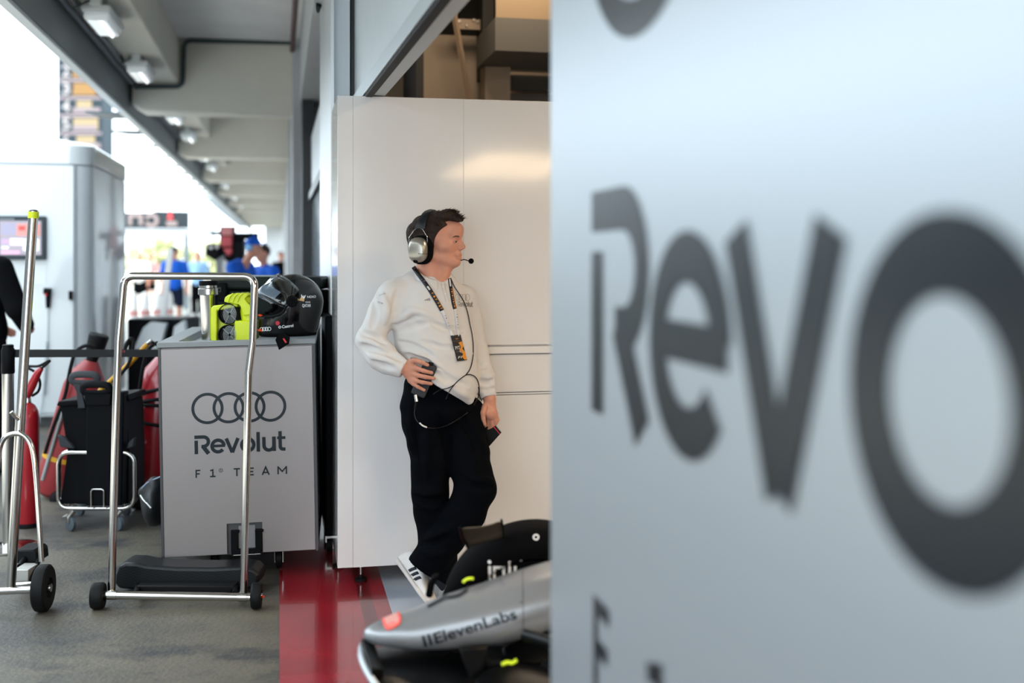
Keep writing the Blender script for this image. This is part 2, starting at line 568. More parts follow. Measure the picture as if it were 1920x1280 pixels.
M['rail_white'] = mat('white_rail', '#e8e6e4', .3)
M['steel'] = mat('brushed_steel', '#b9b6b2', .22, 1.0, bump=.02, bscale=200, stretch=(1, 1, .05))
M['chrome'] = mat('polished_steel_tube', '#c4c1bd', .14, 1.0)
M['alu'] = mat('aluminium_edge', '#aab0b2', .38, .7)
M['rubber'] = mat('black_rubber', '#0d0e10', .6, bump=.05, bscale=120, spec=.18)
M['brown_wall'] = mat('taupe_interior_wall', '#8b7c6c', .6, var=.05)
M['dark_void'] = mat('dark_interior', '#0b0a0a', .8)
M['beige_box'] = mat('beige_duct_box', '#75644c', .6)
M['dgrey'] = mat('dark_grey_beam', '#45433f', .6)
M['strut'] = mat('taupe_strut', '#7c6b5a', .55)
M['panel_silver'] = mat('pale_silver_panel', '#b2b9bf', .40, .6)
M['ink'] = mat('dark_vinyl_lettering', '#04141d', .28, spec=.30)
M['screen_lamp'] = mat('warm_lamp_diffuser', '#fff3e0', .4, emit='#ffdcae', estr=9)

# ============================================================ floor
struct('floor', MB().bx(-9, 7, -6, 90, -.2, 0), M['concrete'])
struct('floor_pit_lane', MB().bx(-12, -2.6, -6, 120, 0, .004), mat('paving_paled_for_bounce', '#a8a59d', .8, var=.06), smooth=False)  # coloured paler than the apron so sunlit ground bounces light upward
struct('floor_red_strip', MB().bx(0, .49, -6, 40, 0, .004), M['red_floor'], smooth=False)
struct('floor_red_band', MB().bx(.36, .42, -6, 7.4, .004, .005), M['red_dark'], smooth=False)
struct('floor_garage', MB().bx(.49, 7, -6, 12, 0, .003), M['garage_floor'], smooth=False)

# ============================================================ canopy over the pit lane edge
ZB, ZS, ZX = 3.20, 4.01, 3.52         # beam underside, slab underside, soffit-box underside
XE = -1.63                           # outer edge
Y1, SPAN, NB = 12.9, 5.75, 9
struct('ceiling', MB().bx(XE, .6, -6, 70, ZS, ZS + .2), M['slab'])
struct('ceiling_soffit_box', MB().bx(XE, -1.09, -6, 70, ZX, ZS), M['canopy'], bevel=.02)
struct('ceiling_fascia', MB().bx(XE - .05, XE, -6, 70, ZB, ZS + .2), M['fascia'])
struct('ceiling_edge_trim', MB().bx(XE - .09, XE - .015, -6, 70, ZB - .03, ZB + .03).bx(XE - .09, XE - .05, -6, 70, ZB, ZS + .2), M['lip'])
for k in range(-2, NB):
    y = Y1 + SPAN * k - (.9 if k < 0 else 0)
    struct('ceiling_beam', MB().prism([(XE + .04, y, ZB + .07), (XE + .16, y, ZB), (.3, y, ZB), (.3, y, ZS), (XE + .04, y, ZS)], (0, .42, 0)), M['canopy'], bevel=.02)
    struct('trim_pilaster', MB().bx(.137, .6, y - .35, y + .75, 0, ZS), M['facade'], bevel=.015) if k >= 0 else None
# awning sheets beyond the edge
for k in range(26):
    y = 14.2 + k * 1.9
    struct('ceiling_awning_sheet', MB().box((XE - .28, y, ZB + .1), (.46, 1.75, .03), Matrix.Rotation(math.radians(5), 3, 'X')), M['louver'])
# conduits
cm = mat('grey_conduit', '#6d757c', .5)
obj('conduit', MB().tube([(-1.50, -4, ZX - .03), (-1.50, 66, ZX - .03)], .018, 8), cm, cat='pipe', label='thin grey conduit running along the canopy edge, nearer the bulkhead lights')
obj('conduit', MB().tube([(-1.57, -4, ZX - .035), (-1.57, 66, ZX - .035)], .025, 8), cm, cat='pipe', label='thicker grey conduit running along the canopy edge against the dark fascia')
dk = mat('dark_green_cable', '#2b3a3c', .5)
p = fillet([onY(548, 80, 12.82), onY(345, 76, 12.82), onY(342, 162, 12.82), onY(252, 163, 12.82)], .09)
obj('cable_conduit', MB().tube(p, .026, 10), dk, cat='pipe', label='dark green conduit stepping down over the nearest canopy beam')
obj('riser_pipe', MB().tube([onY(548, 95, 12.6), (onY(548, 95, 12.6).x, 5.5, onY(548, 95, 12.6).z + .0)], .028, 10), mat('dark_red_pipe', '#4c2528', .5), cat='pipe', label='dark red pipe along the top of the facade wall')

# canopy lights, two per bay
lbody = mat('white_lamp_housing', '#cfd3d2', .45)
ldiff = mat('milky_lamp_cover', '#eef3f3', .15, emit='#eef6ff', estr=.08)
def canopy_light(x, y, label):
    t = thing('bulkhead_light', label, 'ceiling light', (x, y, ZX), 'bulkhead lights under the canopy')
    obj('housing', MB().bx(x - .11, x + .11, y - .36, y + .36, ZX - .10, ZX - .045), lbody, t, bevel=.02)
    for y_ in (y - .36, y + .36):
        obj('bracket', MB().bx(x - .04, x + .04, y_ - .06, y_ + .06, ZX - .06, ZX), lbody, t)
    obj('diffuser', MB().bx(x - .095, x + .095, y - .33, y + .33, ZX - .16, ZX - .09), ldiff, t, bevel=.03, segs=3)
    obj('tube', MB().cyl((x + .03, y - .29, ZX - .163), (x + .03, y + .29, ZX - .163), .012, 10), mat('lit_tube', '#ffffff', .3, emit='#f4fbff', estr=1.3), t)
    cc = [(x - .02, y - .4, ZX - .03), (x - .06, y - .45, ZX - .06), (x - .1, y - .5, ZX - .1), (x - .12, y - .55, ZX - .12)]
    obj('cable', MB().tube(smooth_path(cc), .008, 6), dk, t)
ords = ['nearest', 'second', 'third', 'fourth', 'fifth', 'sixth', 'seventh', 'eighth', 'ninth', 'tenth', 'eleventh', 'twelfth']
i = 0
for k in range(6):
    for dy in (-3.75, -1.35):
        canopy_light(-1.34, Y1 + SPAN * k + dy + (.25 if k else 0), f'white bulkhead light on the canopy edge, {ords[i]} one along the row from the near end'); i += 1

# ============================================================ facade of the garages
struct('wall_facade_lintel', MB().bx(.22, .6, 7.3, 70, 3.26, ZS), M['facade'])
for k in range(NB - 1):
    y0, y1 = Y1 + SPAN * k + .75, Y1 + SPAN * (k + 1) - .35
    struct('door_shutter', MB().bx(.38, .42, y0, y1, 0, 3.26), M['facade_blue'])
    struct('door_frame', MB().bx(.26, .40, y0, y0 + .1, 0, 3.26).bx(.26, .40, y1 - .1, y1, 0, 3.26), M['black_frame'])
# nearest neighbour garage: open at the top
struct('door_glazed', MB().bx(.34, .37, 8.1, 12.5, 0, 2.18), M['glass_pale'])
struct('door_transom', MB().bx(.30, .40, 8.1, 12.5, 2.18, 2.26), M['black_frame'])
struct('door_upper_panel', MB().bx(.33, .37, 8.1, 12.3, 2.26, 2.86), M['facade_blue'])
struct('door_post', MB().bx(.235, .36, 12.05, 12.5, 0, 3.26), M['black_frame'])
struct('wall_interior_shade', MB().bx(.9, .95, 7.5, 12.9, 0, 4), M['dark_void'])  # near-black sheet in place of the shade inside the open garage
unseen_grey = mat('unseen_wall_grey', '#4a4f54', .8, var=.1)
struct('wall_reflection_blocker', MB().bx(-11.5, -9, -10, 22, 0, 3.3), unseen_grey)  # unseen block added to darken low reflections in the lettered panel
struct('wall_sky_blocker', MB().prism([(-20, -40, 0), (-20, -40, 2.4), (-34, -40, 11), (-34, -40, 0)], (0, 52, 0)).bx(-36, -22, -40, 12, 12.5, 13), unseen_grey)  # out-of-view slope and roof added to cut low sky light and reflections
struct('wall_pit_wall', MB().bx(-12.4, -12, -40, 10, 0, 1.3), unseen_grey)
struct('wall_far_end', MB().bx(-.9, 3, 70, 70.2, 0, 4), M['facade'])
# pier beside the cabinets
struct('trim_pier', MB().bx(.285, .378, 6.2, 7.75, 0, 4.0), M['facade_blue'])
struct('trim_pier_plinth', MB().bx(.272, .29, 6.15, 7.8, 0, 3.9), mat('steel_pier_cladding', '#d6dadd', .3, .55))
# hose hook on the pier side
obj('wall_hook', MB().tube(fillet([onX(598, -8, .255), onX(595, 4, .245), onX(596, 22, .245), onX(600, 10, .255)], .03), .012, 8), M['rubber'], cat='hook', label='small black hook loop on the facade wall at the top of the picture')
struct('trim_gap_shade', MB().bx(.385, .42, 6.22, 6.30, 0, 4.0).bx(.378, .47, 6.30, 6.34, 0, 4.0), M['black_frame'])  # black strips in place of the dark gap between door and pier

# ============================================================ up-and-over door above the cabinets
A0, A1 = at(690, 178, 5.50), at(828, 0, 3.47)
ax = (A1 - A0).normalized()
B0, B1 = A0 - ax * .68, A1 + ax * 1.4
side = Vector((ax.y, -ax.x, 0)).normalized()
def dslab(p0, p1, w0, w1, z0, z1):
    q = [p0 + side * w0, p1 + side * w0, p1 + side * w1, p0 + side * w1]
    mb = MB(); return mb.prism([Vector((v.x, v.y, v.z + z0)) for v in q], (0, 0, z1 - z0))
struct('door_leaf', dslab(B0, B1, -.072, .0, .02, 1.45), mat('pale_door_skin', '#c3ccd2', .4, var=.02))
struct('door_edge_profile', dslab(B0, B1, -.076, -.012, -.012, .03), M['alu'], bevel=.004)
sl = MB()
for w in (-.012, .004, .018):
    pass
struct('door_rubber_seal', dslab(B0, B1, -.016, .020, -.02, .05), M['rubber'], bevel=.004)
struct('door_inner_profile', dslab(B0, B1, .021, .028, -.006, .06), M['alu'])

# ============================================================ inside the garage
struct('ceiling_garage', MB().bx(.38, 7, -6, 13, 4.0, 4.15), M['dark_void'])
struct('wall_right', MB().bx(6.6, 6.8, -6, 13, 0, 4.0), M['brown_wall'])
struct('wall_back', MB().bx(.5, 6.8, -6.2, -6, 0, 4.0), M['brown_wall'])
YB = 8.3
zt = onY(850, 66, YB).z
struct('wall_partition', MB().bx(.5, 6.6, YB, YB + .1, 0, zt), M['brown_wall'])
struct('wall_void_shade', MB().bx(.5, 6.6, YB + .5, YB + .55, 0, 4.0), M['dark_void'])  # near-black sheet, its colour gives the darkness above the partition
def vbar(px0, px1, py0, py1, Y, dy):
    a, b = onY(px0, py0, Y), onY(px1, py1, Y)
    return MB().bx(a.x, b.x, Y, Y + dy, min(a.z, b.z), max(a.z, b.z))
obj('post', vbar(770, 779, -20, 260, 8.1, .05), M['strut'], cat='post', label='thin taupe upright post behind the white cabinets')
obj('strut', MB().tube([onY(845, -10, 7.9), onY(884, 210, 7.9)], .022, 4), M['strut'], cat='strut', label='slanting taupe strut above the white cabinets')
t = thing('bracket_plate', 'taupe bolted steel plate beside the slanting strut', 'bracket', onY(882, 56, 8.05))
obj('plate', vbar(857, 906, 35, 56, 8.05, .02), M['strut'], t)
for a, b in ((861, 40), (875, 48), (896, 41), (888, 38)):
    q = onY(a, b, 8.05); obj('bolt', MB().cyl(q, q - Vector((0, .012, 0)), .011, 8), M['steel'], t)
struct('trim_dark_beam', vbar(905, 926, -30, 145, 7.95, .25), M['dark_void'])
struct('trim_pillar', vbar(910, 957, 100, 300, 7.8, .2), M['brown_wall'])
pl = MB()
for a in (105, 140, 175): 
    q = onY(958, a, 8.1); q2 = onY(1120, a + 33, 8.1); pl.bx(q.x, q2.x, 8.1, 8.14, q.z, q2.z)
struct('wall_dark_cladding', pl, mat('dark_grey_cladding', '#3c3a33', .5))
q0, q1 = onY(930, 95, 7.2), onY(1200, 45, 7.2)
struct('trim_duct_box', MB().bx(q0.x, q1.x, 7.2, 7.22, q1.z, q1.z + .6), M['beige_box'])
struct('trim_duct_beam', MB().bx(onY(928, 95, 7.2).x, q1.x, 7.19, 7.9, q0.z, q1.z), M['dgrey'])

# ceiling lamps of the garage
for j, (x0, x1) in enumerate(((1.74, 2.30), (2.36, 2.9), (3.3, 3.9))):
    for n_, (y0, y1) in enumerate(((-1.6, 1.3),)):
        lbl = ['warm strip light over the garage floor, nearest the doorway', 'warm strip light over the garage floor, middle of three', 'warm strip light over the garage floor, deepest of three'][j]
        t = thing('strip_light', lbl, 'ceiling light', ((x0 + x1) / 2, (y0 + y1) / 2, 2.55), 'strip lights of the garage')
        obj('housing', MB().bx(x0, x1, y0, y1, 2.50, 2.56), lbody, t)
        obj('diffuser', MB().bx(x0 + .02, x1 - .02, y0 + .02, y1 - .02, 2.485, 2.5), M['screen_lamp'], t)
add_light('garage_lamp', 'AREA', (3.6, 3.0, 3.6), (0, 0, 0), 95, (1.0, .80, .58), size=1.6)
add_light('garage_back_lamp', 'AREA', (1.5, 6.9, 3.8), (0, 0, 0), 42, (1.0, .78, .55), size=1.0)

# ============================================================ white cabinets
YC, YD = 5.46, 6.06
cx = lambda px: onY(px, 700, YC).x
cz = lambda py, px=700: onY(px, py, YC).z
X0, X1 = cx(633), cx(909)
ZT, ZC = 2.365, .085
def foot(x, y, t):
    o = obj('foot', MB().lathe((x, y, 0.003), (0, 0, 1), [(0, .03), (.012, .03), (.018, .012), (.03, .006)], 20), M['rubber'], t)
    obj('foot_screw', MB().lathe((x, y, .02), (0, 0, 1), [(0, .006), (.05, .006), (.051, .018), (.07, .018)], 14), M['steel'], o)
t = thing('storage_cabinet', 'tall plain white cabinet behind the standing man, on steel screw feet', 'cabinet', ((X0 + X1) / 2, YC, 0))
obj('body', MB().bx(X0, X1 - .001, YC + .0203, YD, ZC, ZT), M['cab_white'], t, bevel=.002)
obj('end_strip', MB().bx(X0, cx(662) - .0004, YC, YC + .02, ZC, ZT), M['cab_white'], t, bevel=.0015)
obj('door', MB().prism([(cx(662) + .0004, YC, ZC), (X1 - .0006, YC, ZC), (X1 - .0006, YC, cz(651)), (cx(869) - .0003, YC, cz(651)), (cx(869) - .0003, YC, ZT), (cx(662) + .0004, YC, ZT)], (0, .02, 0)), M['cab_white'], t, bevel=.0006)
for x, y in ((X0 + .02, YC + .33), (cx(678), YC + .06), (X1 - .12, YC + .06), (X1 - .12, YC + .5)): foot(x, y, t)
X2 = X1 + 1.15
t = thing('storage_cabinet', 'white cabinet with a long rail handle and drawer, right of the standing man', 'cabinet', ((X1 + X2) / 2, YC, 0))
obj('body', MB().bx(X1, X2, YC + .0203, YD, ZC, ZT), M['cab_white'], t)
obj('upper_door', MB().bx(cx(869) + .0003, X2, YC, YC + .02, cz(650.5), ZT), M['cab_white'], t, bevel=.0015)
hd = obj('handle_rail', MB().bx(cx(914), X2, YC - .012, YC + .015, cz(667), cz(653.5)), M['rail_white'], t, bevel=.002)
obj('rail_end', MB().bx(cx(911), cx(914), YC - .012, YC + .015, cz(669), cz(652)), M['rubber'], hd)
obj('drawer', MB().bx(X1 + .0004, X2, YC, YC + .02, cz(741), cz(669)), M['cab_white'], t, bevel=.0015)
obj('divider', MB().bx(X1 + .0004, X2, YC, YC + .02, cz(745.3), cz(742.7)), M['cab_white'], t)
obj('lower_door', MB().bx(X1 + .0004, X2, YC, YC + .02, ZC, cz(747)), M['cab_white'], t, bevel=.0015)
for x, y in ((X1 + .12, YC + .06), (X2 - .1, YC + .06), (X2 - .1, YC + .5)): foot(x, y, t)

# ============================================================ foreground panel with the team lettering
XP = .60
YPF = onX(1032, 484, XP).y
t = thing('partition_panel', 'large pale silver panel with dark team lettering, close on the right', 'panel', (XP, 1.4, 0))
obj('sheet', MB().bx(XP, XP + .045, .1, YPF, .03, 2.6), M['panel_silver'], t, bevel=.004)
obj('foot', MB().bx(XP - .0, XP + .3, .3, .36, .003, .03).bx(XP, XP + .3, 2.1, 2.16, .003, .03), M['rubber'], t)
kL = .0119
oL = onX(1110, 768, XP)
names = ['ring_emblem', 'wordmark', 'team_line']
for nm, g in zip(names, logo_parts()):
    obj(nm, on_plane(g, (XP - .001, oL.y, oL.z), (0, -1.06, 0), (0, 0, 1), kL), M['ink'], t, smooth=False, label='dark lettering' if nm != 'ring_emblem' else 'four dark interlocked rings')
# ============================================================ the grey team cart
M['cart'] = mat('silver_grey_cart_panel', '#8c8685', .36, .5, bump=.02, bscale=300)
M['cart_top'] = mat('grey_cart_top', '#858b8e', .45)
M['edge_dark'] = mat('dark_edge_trim', '#3c3d40', .4)
M['black_plastic'] = mat('black_plastic', '#0b0c0f', .5, bump=.03, bscale=200, spec=.07)
M['charcoal'] = mat('charcoal_plastic', '#33363a', .55, spec=.2)
fl, fr = at(304, 1046, 5.45), at(598, 1040, 5.56)
ft = at(300, 638, 5.45)
Wc = (Vector((fr.x - fl.x, fr.y - fl.y))).length
yaw = math.atan2(fr.y - fl.y, fr.x - fl.x)
Hc0, Hc1 = .118, 1.170
DC = 1.25
t = thing('equipment_cart', 'grey team cart with ring emblem and lettering on its front, on black castors', 'cart', (fl.x, fl.y, 0), rot=(0, math.radians(-1.0), yaw), world=False)
CART = t
h = .02
obj('body', MB().bx(.008, Wc - .008, .012, DC, Hc0, Hc1 - .028), M['cart'], t, bevel=.003)
obj('front_panel', MB().prism([(.014, -.006, Hc0 + .006), (Wc * .415, -.006, Hc0 + .006), (Wc * .415, -.006, Hc0 + .155), (Wc * .64, -.006, Hc0 + .155), (Wc * .64, -.006, Hc0 + .006), (Wc - .014, -.006, Hc0 + .006), (Wc - .014, -.006, Hc1 - .034), (.014, -.006, Hc1 - .034)], (0, .016, 0)), M['cart'], t, bevel=.0015)
obj('edge_trim', MB().bx(0, .012, -.004, DC, Hc0, Hc1 - .026), M['edge_dark'], t)
obj('edge_trim', MB().bx(Wc - .012, Wc, -.004, DC, Hc0, Hc1 - .026), M['edge_dark'], t)
# top tray: a rim around a sunk well
tr = MB()
def ring_box(mb, o, i, z0, z1, zi):
    P = [(o[0], o[2]), (o[1], o[2]), (o[1], o[3]), (o[0], o[3])]; Q = [(i[0], i[2]), (i[1], i[2]), (i[1], i[3]), (i[0], i[3])]
    e = .05
    V = [(x, y, z0) for x, y in P] + [(x, y, z1) for x, y in P] + [(x, y, z1) for x, y in Q] + [(x + (e if k in (0, 3) else -e), y + (e if k in (0, 1) else -e), zi) for k, (x, y) in enumerate(Q)]
    F_ = []
    for k in range(4):
        n = (k + 1) % 4
        F_ += [(k, n, 4 + n, 4 + k), (4 + k, 4 + n, 8 + n, 8 + k), (8 + k, 8 + n, 12 + n, 12 + k)]
    F_ += [(12, 13, 14, 15), (3, 2, 1, 0)]
    mb.add(V, F_)
ring_box(tr, (-.004, Wc + .004, -.012, DC + .004), (.09, Wc * .62, .05, DC - .08), Hc1 - .026, Hc1, Hc1 - .10)
obj('top_tray', tr, M['cart_top'], t, bevel=.003)
# tow-bar niche
n0, n1 = Wc * .415, Wc * .64
obj('niche_plate', MB().bx(n0 + .055, n1 - .035, .006, .012, Hc0 + .028, Hc0 + .14), mat('grey_niche_plate', '#77767a', .5), t)
nh = MB(); nh.bx(n0, n1, .011, .0125, Hc0, Hc0 + .155)
obj('niche', nh, M['edge_dark'], t)
for x in (n0 + .035, n1 - .018):
    obj('hitch_arm', MB().bx(x - .016, x + .016, -.018, .008, Hc0 + .012, Hc0 + .118).bx(x - .016, x + .024, -.02, .008, Hc0 + .11, Hc0 + .122), M['black_plastic'], t, bevel=.002)
obj('hitch_bar', MB().bx(n0 + .02, n1 - .005, -.022, .004, Hc0 + .0, Hc0 + .03), M['black_plastic'], t, bevel=.002)
obj('hitch_pin', MB().cyl((n0 + .03, -.024, Hc0 + .004), (n1 - .008, -.024, Hc0 + .004), .003, 8), M['steel'], t)
def castor(parent, x, y, r=.05, top=None, zoff=0):
    top = top if top else Hc0
    o = obj('castor', MB().lathe((x - .016, y + .03, r + zoff), (1, 0, 0), [(0, r * .75), (0.004, r), (.028, r), (.032, r * .75)], 24), M['rubber'], parent)
    obj('castor_fork', MB().bx(x - .022, x - .018, y - .02, y + .05, r - .01 + zoff, top - .006).bx(x + .018, x + .022, y - .02, y + .05, r - .01 + zoff, top - .006).bx(x - .022, x + .022, y - .025, y + .045, top - .012, top), M['steel'], o)
    return o
for x, y, zo in ((.24, .12, .0), (Wc - .2, .12, -.004), (.2, DC - .15, .0), (Wc - .2, DC - .15, -.004)): castor(t, x, y, zoff=zo + .006)
# lettering: wordmark starts 22 % from the left edge
kc = Wc / 296.0
for nm, g in zip(names, logo_parts()):
    obj(nm, on_plane(g, (65 * kc, -.0068, Hc0 + 198 * kc * 1.0), (1, 0, 0), (0, 0, 1), kc), M['ink'], t, smooth=False, label='dark lettering' if nm != 'ring_emblem' else 'four dark interlocked rings')

ZCT = Hc1
def cart_pt(px, py, d): return at(px, py, d)
# ------------------------------------------------------------ helmet on the cart
M['helm'] = mat('gloss_black_helmet', '#050608', .15, coat=.25, spec=.3)
M['white_ink'] = mat('white_vinyl_lettering', '#e9ebec', .5)
M['liner'] = mat('black_padding', '#08090a', .9, bump=.2, bscale=80, spec=.1)
M['orange'] = mat('orange_red_trim', '#e8471f', .45)
M['visor'] = mat('clear_visor', '#eef4f6', .02, trans=1.0, spec=.4)
M['gold'] = mat('gold_mark', '#c9a46a', .45)
HD = 5.80
hc = at(549, 567, HD)
s_ = HD / FP
fwd = (-RIGHT * math.cos(math.radians(22)) - AWAY * math.sin(math.radians(22))).normalized()
lat = fwd.cross(UP).normalized()            # side that looks to the camera
if lat.dot(AWAY) > 0: lat = -lat
t = thing('crash_helmet', 'black full-face crash helmet with raised clear visor, on the grey cart', 'helmet', hc - UP * (64 * s_))
def hp(f, l, u): return hc + fwd * f + lat * l + UP * u
rings = []; NA, NE = 96, 56
def shell_pt(az, el, k=1.0):
    """az from front, el up"""
    A, B, C_ = .158, .128, .147
    ce = math.cos(el) if el > 0 else math.cos(el * .72)
    x = ce * math.cos(az); y = ce * math.sin(az); z = math.sin(el) if el > 0 else el / .80 * 1.13
    f = x * A
    if x > 0: f *= 1.0 + .04 * max(0, -z)
    ch = max(0.0, -z - .02) * max(0, x)
    f += .035 * ch
    if x < 0: f *= 1.0 - .10 * max(0, -z)
    yy = y * B * (1 - .06 * max(0, -z))
    return (f * k, yy * k, z * C_ * k)
def shell_grid(k, holes, elmin=-.80, thick=None):
    mb = MB(); idx = {}
    for i in range(NE + 1):
        el = elmin + (PI / 2 - .02 - elmin) * i / NE
        for j in range(NA):
            idx[i, j] = len(mb.v); mb.v.append(hp(*shell_pt(2 * PI * j / NA, el, k)))
    for i in range(NE):
        elc = elmin + (PI / 2 - .02 - elmin) * (i + .5) / NE
        for j in range(NA):
            az = 2 * PI * (j + .5) / NA; az = az - 2 * PI if az > PI else az
            if holes and hole(az, elc): continue
            mb.f.append((idx[i, j], idx[i, (j + 1) % NA], idx[i + 1, (j + 1) % NA], idx[i + 1, j]))
    mb.f.append(tuple(idx[NE, j] for j in range(NA)))
    return mb
def hole(az, el):
    a = az / 1.22; e = (el - .06) / .40
    return a ** 4 + e ** 4 < 1
sh = obj('shell', shell_grid(1.0, True), M['helm'], t, solid=.012, ang=60)
sh.modifiers['solid'].offset = -1
li = MB(); 
def hole2(az, el): return (az / .95) ** 4 + ((el - .05) / .34) ** 4 < 1
_h = hole; hole = hole2
obj('padding', shell_grid(.90, True), M['liner'], t, solid=.018, ang=60)
hole = _h
# rim of the eye port
rp = []
for k in range(60):
    a = 2 * PI * k / 60
    az = 1.2 * math.copysign(abs(math.cos(a)) ** .5, math.cos(a)); el = .06 + .39 * math.copysign(abs(math.sin(a)) ** .5, math.sin(a))
    rp.append(hp(*shell_pt(az, el, 1.005)))
obj('port_seal', MB().tube(rp, .0065, 8, closed=True), M['rubber'], t)
# raised visor
def vis(k, az0, el0, el1, rot):
    mb = MB(); n, m = 30, 10; R = Matrix.Rotation(rot, 4, 'Y')
    for i in range(m + 1):
        el = el0 + (el1 - el0) * i / m
        for j in range(n + 1):
            az = -az0 + 2 * az0 * j / n
            w = 1 - .25 * (abs(az) / az0) ** 3
            e2 = .05 + (el - .05) * w
            p = Vector(shell_pt(az, e2 if e2 > -.3 else e2, k)); p = R @ p
            mb.v.append(hp(*p))
    for i in range(m):
        for j in range(n):
            a = i * (n + 1) + j; mb.f.append((a, a + 1, a + n + 2, a + n + 1))
    return mb
obj('visor', vis(1.07, 1.35, -.36, .50, -.66), M['visor'], t, solid=.003, ang=80)
obj('visor_strip', vis(1.078, .95, -.30, -.04, -.66), mat('pale_blue_visor_strip', '#b9c9dc', .2, alpha=.55), t, ang=80)
for s in (1, -1):
    p0 = hp(*shell_pt(1.38 * s, .08, 1.0)); n0_ = (p0 - hc).normalized()
    pv = obj('pivot', MB().lathe(p0 - lat * s * .004, lat * s, [(0, .030), (.014, .030), (.020, .024), (.021, .012), (.017, .010)], 28), M['black_plastic'], t)
obj('chin_vent', MB().tube([hp(*shell_pt(a, -.36, 1.012)) for a in np.linspace(-.5, .5, 12)], .006, 8), M['charcoal'], t)
obj('collar_roll', MB().tube([hp(*shell_pt(2 * PI * k / 40, -.80, .95)) for k in range(40)], .012, 8, closed=True), M['liner'], t)
for a0, a1, e in ((-.30, .30, -.30), (-.2, .36, -.66)):
    obj('trim_stripe', MB().tube([hp(*shell_pt(a, e, 1.012)) for a in np.linspace(a0, a1, 10)], .006, 6), M['orange'], t)
HB = bvh_of(sh)
def px2(g, x, y, k, sk=None): return move2(([Vector((v[0], -v[1], v[2] if len(v) > 2 else 0)) for v in g[0]], g[1]), x, y, k, k if sk is None else sk)
def sticker(name, g, x, y, k, m, bvh, parent, step=4, rot=0.0, lift=.0015, sy=None):
    gg = move2(([Vector((v[0] * k, -v[1] * (sy or k), v[2] if len(v) > 2 else 0)) for v in g[0]], g[1]), x, y, rot=rot)
    return obj(name, stick(gg, bvh, lift, step), m, parent, smooth=False)
sticker('ring_emblem', rings2(0, 0, 39.6, 27.4, 8), 491, 617, .118, M['white_ink'], HB, t, 3, rot=-.05)
sticker('lettering', join2(text2('Castrol', 5.4, .02, 21.5), ribbon2([(-4 + 2 * math.cos(2 * PI * k / 16), 2.6 + 2 * math.sin(2 * PI * k / 16)) for k in range(16)], 1.2, True)), 529, 615, 1, M['white_ink'], HB, t, 3, rot=-.13)
sticker('lettering', text2('NEXO', 4.3, .01, 16), 576, 558.5, 1, M['white_ink'], HB, t, 3, rot=-.03)
sticker('lettering', join2(ribbon2([(0, 0), (0, 5), (4, 0), (4, 5)], 1.5), ribbon2([(4.6, 0), (7.2, 5.2)], 1.2)), 565.5, 558.8, 1, M['white_ink'], HB, t, 3)
sticker('lettering', text2('visit', 3.6, .0, 9), 572.5, 567.6, 1, M['white_ink'], HB, t, 3)
sticker('lettering', text2('QATAR', 5.6, .015, 16), 566.5, 575.2, 1, M['white_ink'], HB, t, 3)
sticker('gold_patch', ([(0, 0), (9, -2), (9.5, 4.5), (5, 7), (1, 3)], [(0, 1, 2, 3, 4)]), 561, 563, 1, M['gold'], HB, t, 3)
sticker('red_badge', ([(4 * math.cos(2 * PI * k / 20), 4 * math.sin(2 * PI * k / 20)) for k in range(20)], [tuple(range(20))]), 520.5, 605.5, 1, mat('red_badge', '#c5263a', .4), HB, t, 3)
# strap hanging over the cart's front edge
sp = [at(532, 626, 5.46), at(543, 632, 5.428), at(541, 645, 5.42), at(534, 649, 5.42), at(523, 656, 5.418), at(516, 637, 5.418), at(520, 629, 5.43)]
st = obj('chin_strap', MB().prism([p for p in sp], AWAY * .012), M['liner'], t, bevel=.002)
obj('strap_tag', MB().prism([at(530, 634.5, 5.415), at(533, 634, 5.415), at(538, 641.5, 5.415), at(535, 643, 5.415)], -AWAY * .002), mat('red_tag', '#d02a34', .5), t)

# ------------------------------------------------------------ neon blower
M['neon'] = mat('neon_yellow_plastic', '#d3e21e', .42, bump=.02, bscale=80)
BD = 5.72
def bp(px, py, dd=0): return at(px, py, BD + dd)
t = thing('brake_blower', 'neon yellow cooling blower with two black fans, standing in the tray of the grey cart', 'blower', bp(436, 664, .05))
bx_ = lambda x0, x1, y0, y1, d0, d1: MB().prism([bp(x0, y1, d0), bp(x1, y1, d0), bp(x1, y0, d0), bp(x0, y0, d0)], AWAY * (d1 - d0))
obj('back_box', bx_(397, 442, 573, 664, .035, .13), M['neon'], t, bevel=.01)
fr_ = MB()
fr_.prism([bp(395, 664, 0), bp(406, 664, 0), bp(407, 582, 0), bp(446, 575, 0), bp(444, 568, 0), bp(400, 573, 0), bp(395.5, 577, 0)], AWAY * .05)
obj('front_frame', fr_, M['neon'], t, bevel=.006)
hood = []
for i in range(11):
    a = i / 10
    x0 = 420 + 10 * a; 
    prof = []
hpnt = [(420, 566), (421, 558), (427, 553), (434, 551), (437, 549.5), (440, 552), (446, 549), (449, 551.5), (455, 548.5), (458, 551.5), (463, 549.5), (466, 553), (461, 558), (459, 561), (463, 566), (470, 573), (470, 590), (456, 592), (454, 580), (448, 571)]
obj('ribbed_hood', MB().prism([bp(a, b, -.02) for a, b in hpnt], AWAY * .13), M['neon'], t, bevel=.008, segs=3)
for a in ((437, 550), (446, 550), (455, 549.5)):
    obj('hood_rib', MB().tube(smooth_path([bp(a[0], a[1], -.022), bp(a[0] - 6, a[1] + 6, -.026), bp(a[0] - 10, a[1] + 17, -.02)]), .004, 8), M['neon'], t)
